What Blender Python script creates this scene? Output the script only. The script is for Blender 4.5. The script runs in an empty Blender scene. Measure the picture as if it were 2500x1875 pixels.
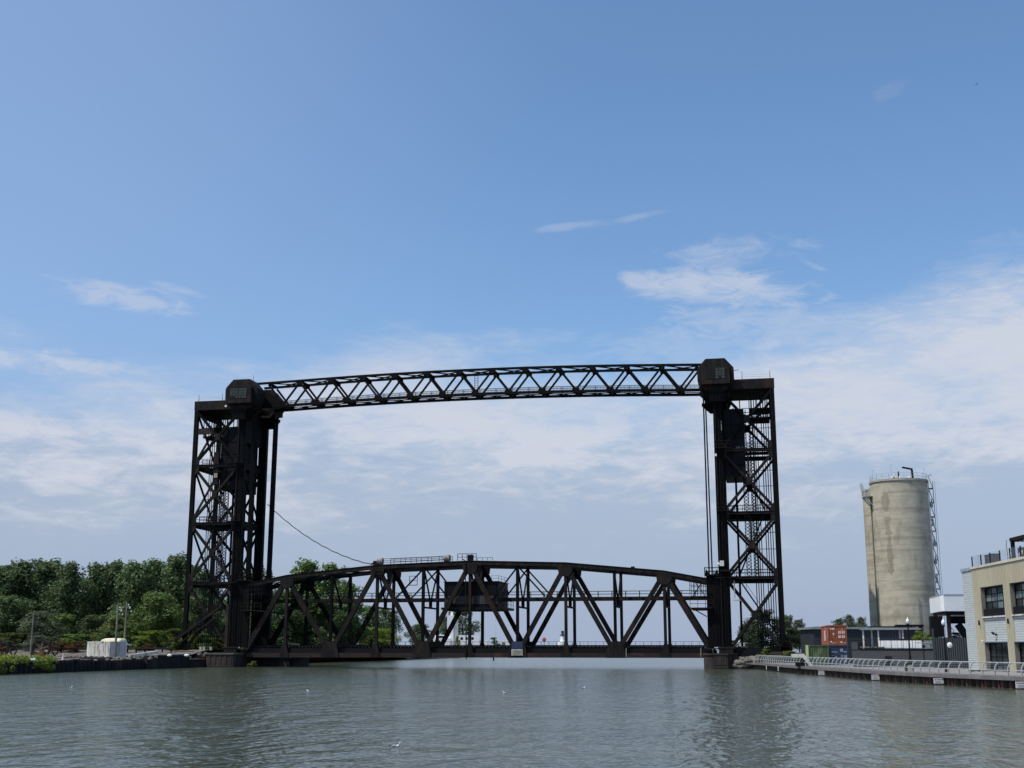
import bpy, math, random
from mathutils import Vector, Matrix
random.seed(7)
S = bpy.context.scene
COL = S.collection
R = math.radians
# ------------------------------------------------------------------ camera
F_PX, PITCH, YAW, EYE = 2988.0, R(12.1), R(11.18), 3.4      # photo measured at 2500 x 1875
cam_d = bpy.data.cameras.new('camera'); cam = bpy.data.objects.new('camera', cam_d); COL.objects.link(cam)
cam.location = (0, 0, EYE); cam.rotation_euler = (R(90) + PITCH, 0, YAW)
cam_d.sensor_width = 36.0; cam_d.lens = 36.0 * F_PX / 2500.0
cam_d.clip_start = 0.5; cam_d.clip_end = 60000
S.camera = cam
# ------------------------------------------------------------------ world, sun, exposure
SUN_EL, SUN_DIR = 60.0, Vector((-0.80, -0.60, 0))            # towards the sun, seen from above
S.view_settings.view_transform = 'Standard'; S.view_settings.look = 'None'
S.view_settings.exposure = 0.0; S.view_settings.gamma = 1.0; S.view_settings.use_curve_mapping = False
sun_d = bpy.data.lights.new('sun', 'SUN'); sun_d.energy = 3.9; sun_d.angle = R(0.6); sun_d.color = (1.0, 0.94, 0.85)
sun = bpy.data.objects.new('sun', sun_d); COL.objects.link(sun)
sd = SUN_DIR.normalized() * math.cos(R(SUN_EL)); sd.z = math.sin(R(SUN_EL))
sun.rotation_euler = sd.to_track_quat('Z', 'Y').to_euler(); sun.location = (-60, -40, 90)
W = bpy.data.worlds.new('World'); S.world = W; W.use_nodes = True
nt = W.node_tree; nt.nodes.clear()

class NG:                                                    # tiny node-graph helper
    def __init__(s, tree): s.t = tree
    def n(s, kind, **kw):
        o = s.t.nodes.new(kind)
        for k, v in kw.items(): setattr(o, k, v)
        return o
    def put(s, sock, v):
        if hasattr(v, 'is_output') or isinstance(v, bpy.types.NodeSocket): s.t.links.new(v, sock)
        else: sock.default_value = v
    def m(s, op, a, b=None, c=None, clamp=False):
        o = s.n('ShaderNodeMath', operation=op, use_clamp=clamp); s.put(o.inputs[0], a)
        if b is not None: s.put(o.inputs[1], b)
        if c is not None: s.put(o.inputs[2], c)
        return o.outputs[0]
    def mix(s, f, a, b, blend='MIX'):
        o = s.n('ShaderNodeMix', data_type='RGBA', blend_type=blend)
        s.put(o.inputs[0], f); s.put(o.inputs[6], a); s.put(o.inputs[7], b); return o.outputs[2]
    def noise(s, vec, scale, detail=4, rough=0.55, dist=0.0):
        o = s.n('ShaderNodeTexNoise'); s.put(o.inputs['Vector'], vec); o.inputs['Scale'].default_value = scale
        o.inputs['Detail'].default_value = detail; o.inputs['Roughness'].default_value = rough; o.inputs['Distortion'].default_value = dist
        return o.outputs['Fac']
    def ramp(s, v, lo, hi, a=0.0, b=1.0, smooth=True):
        o = s.n('ShaderNodeMapRange', interpolation_type='SMOOTHSTEP' if smooth else 'LINEAR')
        s.put(o.inputs[0], v); s.put(o.inputs[1], lo); s.put(o.inputs[2], hi); s.put(o.inputs[3], a); s.put(o.inputs[4], b)
        return o.outputs[0]
    def xyz(s, x, y, z):
        o = s.n('ShaderNodeCombineXYZ'); s.put(o.inputs[0], x); s.put(o.inputs[1], y); s.put(o.inputs[2], z); return o.outputs[0]

g = NG(nt)
sky = g.n('ShaderNodeTexSky', sky_type='NISHITA'); sky.sun_disc = False
sky.sun_elevation = R(SUN_EL); sky.sun_rotation = math.atan2(SUN_DIR.x, SUN_DIR.y)
sky.altitude = 0; sky.air_density = 1.0; sky.dust_density = 1.2; sky.ozone_density = 1.6
tc = g.n('ShaderNodeTexCoord'); sp = g.n('ShaderNodeSeparateXYZ'); nt.links.new(tc.outputs['Generated'], sp.inputs[0])
az = g.m('ARCTAN2', sp.outputs[0], sp.outputs[1]); el = g.m('ARCSINE', sp.outputs[2])
az = g.m('MULTIPLY', az, 57.2958); el = g.m('MULTIPLY', el, 57.2958)       # degrees
cv = g.xyz(g.m('MULTIPLY', az, 0.10), g.m('MULTIPLY', el, 0.26), 0.0)
n1 = g.noise(cv, 1.0, 7, 0.58, 0.35); n2 = g.noise(g.xyz(g.m('MULTIPLY', az, 0.22), g.m('MULTIPLY', el, 0.75), 3.7), 1.0, 8, 0.6, 0.6)
n3 = g.noise(g.xyz(g.m('MULTIPLY', az, 0.05), g.m('MULTIPLY', el, 0.22), 9.1), 1.0, 5, 0.55, 0.2)
c1 = g.m('SUBTRACT', n1, 0.5); c2 = g.m('SUBTRACT', n2, 0.5); c3 = g.m('SUBTRACT', n3, 0.5)
def blob(a0, e0, sa, se, tilt=0.0):                                        # soft ellipse in the sky, degrees
    da = g.m('SUBTRACT', az, a0); de = g.m('SUBTRACT', g.m('SUBTRACT', el, e0), g.m('MULTIPLY', da, tilt))
    q = g.m('ADD', g.m('POWER', g.m('DIVIDE', g.m('ABSOLUTE', da), sa), 2.0), g.m('POWER', g.m('DIVIDE', g.m('ABSOLUTE', de), se), 2.0))
    return g.m('SUBTRACT', 1.0, q)
def AE(x, y):                                                              # photo position -> azimuth, elevation in degrees
    v = Vector(((x - 1250) / F_PX, -(y - 937.5) / F_PX, -1)); v = cam.rotation_euler.to_matrix() @ v
    return math.degrees(math.atan2(v.x, v.y)), math.degrees(math.asin(v.z / v.length))
n4 = g.noise(g.xyz(g.m('MULTIPLY', az, 0.55), g.m('MULTIPLY', el, 1.9), 1.3), 1.0, 8, 0.62, 0.9); c4 = g.m('SUBTRACT', n4, 0.5)
# broad veil of thin cloud above the horizon; its ragged top edge is higher on the right
edge = g.m('ADD', 13.2, g.m('MULTIPLY', g.ramp(az, -6, 12), 2.5))
veil = g.ramp(g.m('ADD', g.m('SUBTRACT', edge, el), g.m('ADD', g.m('MULTIPLY', c3, 11.0), g.m('ADD', g.m('MULTIPLY', c1, 6.0), g.m('MULTIPLY', c4, 2.5)))), -1.6, 3.6)
veil = g.m('MULTIPLY', veil, g.ramp(el, 1.0, 7.5, 0.30, 1.0))
tex = g.ramp(g.m('ADD', g.m('MULTIPLY', c1, 1.4), g.m('ADD', g.m('MULTIPLY', c2, 0.9), g.m('MULTIPLY', c4, 0.9))), -0.28, 0.18, 0.68, 1.0)
veil = g.m('MULTIPLY', g.m('MULTIPLY', veil, tex), 0.94)
def puff(x, y, wx, wy, amt, tilt=0.0, k=3.2, lo=0.15, hi=1.5):
    a0, e0 = AE(x, y)
    return g.m('MULTIPLY', g.ramp(g.m('ADD', blob(a0, e0, wx / 54.0, wy / 54.0, tilt), g.m('ADD', g.m('MULTIPLY', c2, k), g.m('MULTIPLY', c4, k * .9))), lo, hi), amt)
cl = veil
for args in ((1790, 622, 200, 46, .52, 0.06, 3.4, -.1, 1.8), (1770, 705, 270, 60, .66, -0.12, 3.4, -.3, 1.6), (1555, 685, 66, 26, .52, -0.25, 2.0, 0, 1.0), (1850, 790, 280, 70, .40, -0.12, 3.2, -.1, 1.3), (1750, 860, 420, 60, .26, -.05, 3.0, -.1, 1.3),
             (1990, 650, 50, 12, .3, -0.5, 2.0), (2240, 800, 380, 90, .30, .12, 3.6), (290, 722, 230, 42, .44, -0.14, 3.2), (430, 705, 100, 14, .34, -0.2, 1.8),
             (110, 885, 300, 36, .62, -.02, 2.2, 0, 1.1), (1395, 552, 130, 12, .26, .10, 2.4, 0, 1.5), (1560, 528, 120, 11, .26, .16, 2.4, 0, 1.5), (2180, 215, 70, 26, .10, .3, 2.0),
             (2430, 620, 170, 50, .16, .2, 3.0)):
    cl = g.m('MAXIMUM', cl, puff(*args))
cl = g.m('MINIMUM', cl, 0.95)
skyc = g.mix(1.0, sky.outputs[0], (0.118, 0.143, 0.161, 1), 'MULTIPLY')
# paler towards the sun's side; pales to a grey-lavender haze near the horizon
skyc = g.mix(g.ramp(az, -6, -36, 0, .42), skyc, (0.33, 0.47, 0.74, 1))
low = g.ramp(el, 0.5, 15.0, 1.0, 0.0)
skyc = g.mix(g.m('MULTIPLY', low, 0.93), skyc, (0.345, 0.420, 0.585, 1))
lit = g.ramp(g.m('ADD', el, g.m('ADD', g.m('MULTIPLY', c1, 12.0), g.m('ADD', g.m('MULTIPLY', c2, 11.0), g.m('MULTIPLY', c4, 6.0)))), 5.2, 10.2)
cloudc = g.mix(lit, (0.420, 0.495, 0.625, 1), (0.625, 0.660, 0.750, 1))
full = g.mix(cl, skyc, cloudc)
bg = g.n('ShaderNodeBackground'); nt.links.new(full, bg.inputs[0]); bg.inputs[1].default_value = 1.0
wo = g.n('ShaderNodeOutputWorld'); nt.links.new(bg.outputs[0], wo.inputs[0])

# ------------------------------------------------------------------ pixel -> world helpers (photo pixels, 2500 wide)
CAMM = cam.rotation_euler.to_matrix()
def ray(x, y): return CAMM @ Vector(((x - 1250) / F_PX, -(y - 937.5) / F_PX, -1))
def onY(x, y, Y): r = ray(x, y); return Vector((0, 0, EYE)) + r * (Y / r.y)
def onZ(x, y, z): r = ray(x, y); return Vector((0, 0, EYE)) + r * ((z - EYE) / r.z)
HD = Vector((-math.sin(YAW), math.cos(YAW), 0)); RT = Vector((math.cos(YAW), math.sin(YAW), 0))
def onD(x, y, d): r = ray(x, y); return Vector((0, 0, EYE)) + r * (d / r.dot(HD))
# ------------------------------------------------------------------ materials
MATS = {}
def mat(name, c1, c2=None, scale=1.0, rough=0.75, bump=0.0, stretch=(1, 1, 1), metal=0.0, spec=0.4, lo=0.35, hi=0.65, c3=None, bscale=None, s3=0.35, detail=5):
    m = bpy.data.materials.new(name); m.use_nodes = True; q = NG(m.node_tree); b = m.node_tree.nodes['Principled BSDF']
    b.inputs['Roughness'].default_value = rough; b.inputs['Metallic'].default_value = metal; b.inputs['Specular IOR Level'].default_value = spec
    ge = q.n('ShaderNodeNewGeometry'); mp = q.n('ShaderNodeMapping'); m.node_tree.links.new(ge.outputs['Position'], mp.inputs[0]); mp.inputs['Scale'].default_value = stretch
    v = mp.outputs[0]; c2 = c2 or tuple(x * 0.75 for x in c1)
    col = q.mix(q.ramp(q.noise(v, scale, detail), lo, hi), (*c1, 1), (*c2, 1))
    if c3: col = q.mix(q.ramp(q.noise(v, scale * s3, 4), 0.54, 0.64), col, (*c3, 1))
    m.node_tree.links.new(col, b.inputs['Base Color'])
    if bump:
        bp = q.n('ShaderNodeBump'); bp.inputs['Strength'].default_value = bump; bp.inputs['Distance'].default_value = 0.05
        m.node_tree.links.new(q.noise(v, bscale or scale * 4, 5), bp.inputs['Height']); m.node_tree.links.new(bp.outputs[0], b.inputs['Normal'])
    MATS[name] = m; return m
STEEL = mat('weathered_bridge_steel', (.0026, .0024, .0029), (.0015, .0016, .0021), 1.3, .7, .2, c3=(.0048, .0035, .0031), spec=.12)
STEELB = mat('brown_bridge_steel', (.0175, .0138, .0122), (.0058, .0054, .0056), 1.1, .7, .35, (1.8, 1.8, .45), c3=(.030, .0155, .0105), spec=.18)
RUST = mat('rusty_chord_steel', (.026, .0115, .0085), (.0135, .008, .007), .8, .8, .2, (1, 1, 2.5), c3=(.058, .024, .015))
DARK = mat('dark_machine_house_steel', (.0040, .0047, .0066), (.0026, .0031, .0044), .8, .6, .1, spec=.15)
HOUSEP = mat('lower_house_panel', (.045, .042, .040), (.03, .028, .027), .8, .7)
PALEB = mat('pale_drum_paint', (.30, .29, .26), (.19, .18, .16), 2.0, .7)
PANE = mat('dusty_window_pane', (.050, .066, .058), (.030, .040, .036), 2.0, .5, spec=.25)
BLACK = mat('black_void', (.004, .004, .005), (.006, .006, .006), 1, .9)
WHITE = mat('white_paint', (.84, .86, .85), (.78, .80, .79), 1.0, .5)
WHITED = mat('dirty_white_paint', (.72, .71, .64), (.57, .56, .50), 1.6, .6, 0, (1, 1, .3), c3=(.34, .28, .21), s3=.8)
ENDGREY = mat('container_end_painted_shade', (.50, .51, .52), (.40, .41, .42), 1.2, .6, c3=(.30, .27, .24))  # shade of the container's end put into its grey; roof shares it
CREAM = mat('cream_hull_paint', (.76, .72, .50), (.64, .60, .40), 1.2, .5)
CONC = mat('pier_concrete', (.045, .036, .031), (.022, .0185, .017), .7, .9, .5, (1, 1, .35), c3=(.070, .058, .048))
mat('pier_cap_concrete', (.13, .115, .10), (.08, .07, .06), .8, .9, .3)
CONCD = mat('dark_wet_bulkhead', (.018, .018, .024), (.010, .010, .014), .8, .85, .5, (1, 1, .25), c3=(.040, .034, .032))
CONCL = mat('pale_concrete_cap', (.40, .38, .34), (.27, .26, .23), .8, .9, .3)
DECKC = mat('promenade_concrete', (.25, .245, .235), (.20, .195, .188), .35, .85, .1)
FASC = mat('grey_fascia_concrete', (.175, .168, .165), (.135, .13, .128), .7, .85, .1, c3=(.20, .19, .18))
PILE = mat('brown_sheet_piling', (.100, .062, .050), (.060, .040, .035), .9, .8, .3, (1, 1, .6), c3=(.095, .05, .04))
PILER = mat('red_primer_pile', (.13, .036, .030), (.08, .034, .030), 1.2, .8, c3=(.11, .075, .06), s3=1)
GALV = mat('galvanised_rail', (.52, .55, .54), (.42, .45, .44), 2.0, .45, metal=.3)
GRAVEL = mat('gravel_ground', (.155, .135, .115), (.085, .075, .065), 1.2, .95, .6, c3=(.20, .18, .15), bscale=6)
DIRT = mat('weedy_ground', (.070, .080, .030), (.105, .085, .055), .25, .95, .6, c3=(.05, .075, .02), bscale=3)
GRASS = mat('sunlit_grass', (.12, .15, .035), (.08, .11, .03), .3, .95, .5, bscale=4)
STONE = mat('riprap_stone', (.20, .175, .15), (.10, .09, .08), .9, .9, .5)
WOODP = mat('grey_pole_wood', (.20, .20, .16), (.13, .13, .10), 2, .8, stretch=(1, 1, .2))
ORUST = mat('orange_rust', (.24, .075, .025), (.09, .035, .022), 1.5, .85, .3, c3=(.055, .03, .025), s3=.6)
SHV = mat('dark_cast_wheel', (.020, .014, .013), (.011, .009, .009), 1.5, .8, .3, c3=(.05, .026, .018))
TANW = mat('tan_painted_casting', (.20, .14, .085), (.10, .06, .04), 1.5, .8)
CORA = mat('orange_container_paint', (.30, .088, .032), (.20, .058, .024), 1.1, .6, c3=(.42, .17, .08), s3=.7)
CRED = mat('faded_red_container_side', (.33, .095, .07), (.24, .07, .05), 1.1, .7, c3=(.5, .22, .17), s3=.7)
CBLU = mat('blue_container_paint', (.032, .055, .11), (.022, .037, .075), 1.1, .6, c3=(.06, .09, .15))
CGRN = mat('green_container_paint', (.070, .105, .048), (.045, .07, .032), 1.4, .75, c3=(.12, .15, .075), s3=.9, stretch=(1, 1, .4))
CGRP = mat('pale_green_post', (.50, .56, .30), (.38, .44, .22), 1.5, .7)
DECAL = mat('white_decal', (.70, .70, .66), (.55, .55, .52), 4, .6)
DECALP = mat('pale_grey_decal', (.34, .40, .42), (.22, .27, .3), 4, .6)
SIDING = mat('charcoal_siding', (.022, .030, .036), (.016, .022, .027), .6, .65)
TRIMG = mat('grey_roof_trim', (.24, .27, .28), (.19, .21, .22), .8, .6)
GWALL = mat('dark_grey_wall', (.060, .066, .068), (.050, .055, .057), .3, .8)
FENCE = mat('dark_corrugated_fence', (.042, .050, .056), (.030, .036, .042), .5, .5, stretch=(1, 1, .3))
BEIGE = mat('beige_metal_cladding', (.49, .45, .335), (.44, .40, .295), .5, .6, stretch=(1, 1, .3))
BEIGET = mat('pale_beige_trim', (.60, .55, .44), (.54, .49, .39), .5, .6)
REVEAL = mat('grey_reveal', (.19, .18, .165), (.15, .14, .13), .8, .8)  # grey carries the shade of the window reveals; other parts are plain grey
BLKMET = mat('black_metal', (.0050, .0054, .0070), (.0030, .0033, .0045), 1, .6, spec=.2)
BROWNP = mat('dark_brown_panel', (.040, .028, .026), (.030, .022, .020), 1, .7)
GREENL = mat('lamp_glass', (.80, .82, .80), (.72, .75, .73), 3, .25)
REDT = mat('red_sign_paint', (.55, .03, .04), (.45, .03, .04), 3, .6)
BLUES = mat('blue_sign_paint', (.030, .045, .110), (.022, .034, .085), .9, .6)
TANS = mat('faded_tan_sign', (.36, .35, .24), (.24, .23, .16), 1.5, .7, stretch=(1, 1, 4))
BIRDW = mat('white_feathers', (.85, .86, .86), (.78, .79, .80), 9, .7)
BIRDG = mat('grey_feathers', (.33, .35, .38), (.27, .28, .3), 9, .7)
BILL = mat('yellow_bill', (.55, .40, .05), None, 9, .5)
CABLE = mat('black_cable', (.0035, .0035, .0045), None, 5, .7, spec=.1)
BARK = mat('tree_bark', (.085, .070, .055), (.045, .038, .03), 2, .9, .4, (1, 1, .2))
WILLB = mat('pale_bark', (.20, .19, .16), (.12, .11, .09), 2, .9)
STATW = mat('far_white_render', (.88, .88, .87), (.84, .84, .83), .2, .6)
STATS = mat('far_render_painted_shade', (.42, .44, .43), (.38, .4, .4), .2, .7)  # shaded side of the white station tower, shade put into the colour

def glass_mat():
    m = bpy.data.materials.new('dark_window_glass'); m.use_nodes = True; b = m.node_tree.nodes['Principled BSDF']; q = NG(m.node_tree)
    ge = q.n('ShaderNodeNewGeometry'); c = q.mix(q.noise(ge.outputs['Position'], .8, 2), (.012, .018, .022, 1), (.03, .045, .045, 1)); m.node_tree.links.new(c, b.inputs['Base Color'])
    b.inputs['Roughness'].default_value = .08; b.inputs['Specular IOR Level'].default_value = .8; return m
GLASS = glass_mat()
def clear_mat():
    m = bpy.data.materials.new('clear_balustrade_glass'); m.use_nodes = True; t = m.node_tree; t.nodes.clear(); q = NG(t)
    a = q.n('ShaderNodeBsdfTransparent'); a.inputs[0].default_value = (.95, .965, .97, 1); b = q.n('ShaderNodeBsdfGlossy'); b.inputs['Roughness'].default_value = .05
    mx = q.n('ShaderNodeMixShader'); mx.inputs[0].default_value = .10; t.links.new(a.outputs[0], mx.inputs[1]); t.links.new(b.outputs[0], mx.inputs[2])
    o = q.n('ShaderNodeOutputMaterial'); t.links.new(mx.outputs[0], o.inputs[0]); return m
CLEAR = clear_mat()
def brick_mat():
    m = bpy.data.materials.new('white_painted_brick'); m.use_nodes = True; t = m.node_tree; b = t.nodes['Principled BSDF']; q = NG(t)
    tcn = q.n('ShaderNodeTexCoord'); s3 = q.n('ShaderNodeSeparateXYZ'); t.links.new(tcn.outputs['Object'], s3.inputs[0])
    v = q.xyz(s3.outputs[0], s3.outputs[2], 0.0); br = q.n('ShaderNodeTexBrick'); t.links.new(v, br.inputs[0]); br.inputs['Scale'].default_value = 1.0
    br.inputs['Brick Width'].default_value = .62; br.inputs['Row Height'].default_value = .24; br.inputs['Mortar Size'].default_value = .032
    br.inputs['Color1'].default_value = (.52, .56, .55, 1); br.inputs['Color2'].default_value = (.45, .485, .475, 1); br.inputs['Mortar'].default_value = (.30, .33, .325, 1)
    t.links.new(br.outputs['Color'], b.inputs['Base Color']); b.inputs['Roughness'].default_value = .8
    bp = q.n('ShaderNodeBump'); bp.invert = True; bp.inputs['Strength'].default_value = .6; bp.inputs['Distance'].default_value = .03; t.links.new(br.outputs['Fac'], bp.inputs['Height']); t.links.new(bp.outputs[0], b.inputs['Normal'])
    return m
SKYP = mat('painted_sky_reflection', (.20, .27, .26), (.09, .13, .13), .9, .12, spec=.8)  # sky reflection painted into the pane colour
BRICK = brick_mat()
def silo_mat():
    m = bpy.data.materials.new('slipformed_silo_concrete'); m.use_nodes = True; t = m.node_tree; b = t.nodes['Principled BSDF']; q = NG(t)
    tcn = q.n('ShaderNodeTexCoord'); s3 = q.n('ShaderNodeSeparateXYZ'); t.links.new(tcn.outputs['Object'], s3.inputs[0])
    ang = q.m('ARCTAN2', s3.outputs[0], q.m('MULTIPLY', s3.outputs[1], -1.0)); z = s3.outputs[2]   # 0 faces the river
    u = q.m('MULTIPLY', ang, 4.6)
    base = q.mix(q.ramp(q.noise(q.xyz(u, z, 0.0), .55, 6, .6), .33, .67), (.49, .45, .345, 1), (.39, .36, .28, 1))
    band = q.noise(q.xyz(q.m('MULTIPLY', u, .05), q.m('MULTIPLY', z, 1.1), 2.0), 1.0, 5, .7)         # pour lifts
    base = q.mix(q.m('MULTIPLY', q.ramp(band, .51, .57), .40), base, (.215, .19, .14, 1))
    base = q.mix(q.m('MULTIPLY', q.ramp(q.noise(q.xyz(q.m('MULTIPLY', u, .12), q.m('MULTIPLY', z, .8), 7.0), 1.0, 4), .55, .62), .55), base, (.52, .48, .37, 1))
    pat = q.noise(q.xyz(q.m('MULTIPLY', u, .5), q.m('MULTIPLY', z, .22), 5.0), 1.0, 4, .6)           # damp patches
    base = q.mix(q.m('MULTIPLY', q.ramp(pat, .53, .66), .38), base, (.19, .17, .13, 1))
    wob = q.m('MULTIPLY', q.m('SUBTRACT', q.noise(q.xyz(u, q.m('MULTIPLY', z, .9), 1.0), .8, 4), .5), 1.6)
    def stain(u0, zc, hw, hz):
        a = q.m('POWER', q.m('DIVIDE', q.m('ABSOLUTE', q.m('SUBTRACT', q.m('ADD', u, wob), u0)), hw), 2.0)
        c = q.m('POWER', q.m('DIVIDE', q.m('ABSOLUTE', q.m('SUBTRACT', z, zc)), hz), 4.0); return q.ramp(q.m('ADD', a, c), 1.25, .8)
    st = q.m('MAXIMUM', q.m('MAXIMUM', stain(-1.9, 21.5, .55, 1.6), stain(-1.75, 16.7, .45, 3.2)), stain(-2.0, 25.5, .6, 1.6))
    ln = q.m('LESS_THAN', q.m('FRACT', q.m('DIVIDE', z, 1.22)), .07)
    base = q.mix(q.m('MULTIPLY', ln, .16), base, (.16, .145, .12, 1))
    base = q.mix(q.m('MULTIPLY', st, .5), base, (.19, .16, .12, 1))
    t.links.new(base, b.inputs['Base Color']); b.inputs['Roughness'].default_value = .9; b.inputs['Specular IOR Level'].default_value = .2
    bp = q.n('ShaderNodeBump'); bp.inputs['Strength'].default_value = .5; bp.inputs['Distance'].default_value = .04; t.links.new(q.noise(q.xyz(u, z, 0.0), 2.0, 5), bp.inputs['Height']); t.links.new(bp.outputs[0], b.inputs['Normal'])
    return m
SILO = silo_mat()
def leaf_mat(name, c1, c2, scale=.35):
    m = bpy.data.materials.new(name); m.use_nodes = True; t = m.node_tree; t.nodes.clear(); q = NG(t)
    ge = q.n('ShaderNodeNewGeometry'); oi = q.n('ShaderNodeObjectInfo')
    col = q.mix(q.ramp(q.noise(ge.outputs['Position'], scale, 3), .3, .7), (*c1, 1), (*c2, 1))
    col = q.mix(q.m('MULTIPLY', ge.outputs['Random Per Island'], .55), col, (c1[0] * 1.55, c1[1] * 1.45, c1[2] * 1.2, 1))
    hv = q.n('ShaderNodeHueSaturation'); t.links.new(col, hv.inputs['Color']); q.put(hv.inputs['Value'], q.ramp(oi.outputs['Random'], 0, 1, .78, 1.2, False))
    a = q.n('ShaderNodeBsdfDiffuse'); t.links.new(hv.outputs[0], a.inputs[0]); b = q.n('ShaderNodeBsdfTranslucent'); t.links.new(hv.outputs[0], b.inputs[0])
    gl = q.n('ShaderNodeBsdfGlossy'); gl.inputs['Roughness'].default_value = .5; gl.inputs[0].default_value = (.35, .38, .35, 1)
    mx = q.n('ShaderNodeMixShader'); mx.inputs[0].default_value = .42; t.links.new(a.outputs[0], mx.inputs[1]); t.links.new(b.outputs[0], mx.inputs[2])
    m2 = q.n('ShaderNodeMixShader'); m2.inputs[0].default_value = .06; t.links.new(mx.outputs[0], m2.inputs[1]); t.links.new(gl.outputs[0], m2.inputs[2])
    o = q.n('ShaderNodeOutputMaterial'); t.links.new(m2.outputs[0], o.inputs[0]); return m
LF_DARK = leaf_mat('dark_poplar_leaves', (0.111, 0.165, 0.068), (0.067, 0.116, 0.051))
LF_MID = leaf_mat('mid_green_leaves', (0.115, 0.181, 0.043), (0.073, 0.125, 0.035))
LF_LITE = leaf_mat('yellow_green_leaves', (0.187, 0.248, 0.040), (0.121, 0.176, 0.035))
LF_GREY = leaf_mat('grey_green_leaves', (0.131, 0.163, 0.106), (0.075, 0.106, 0.062))
LF_DEEP = leaf_mat('deep_green_leaves', (.040, .060, .032), (.026, .040, .024))  # darker green for trees on the right bank
LF_RED = leaf_mat('rusty_weed_leaves', (.17, .075, .035), (.11, .095, .035))
LF_OLIVE = leaf_mat('olive_leaves', (0.154, 0.182, 0.055), (0.099, 0.127, 0.044))

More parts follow.
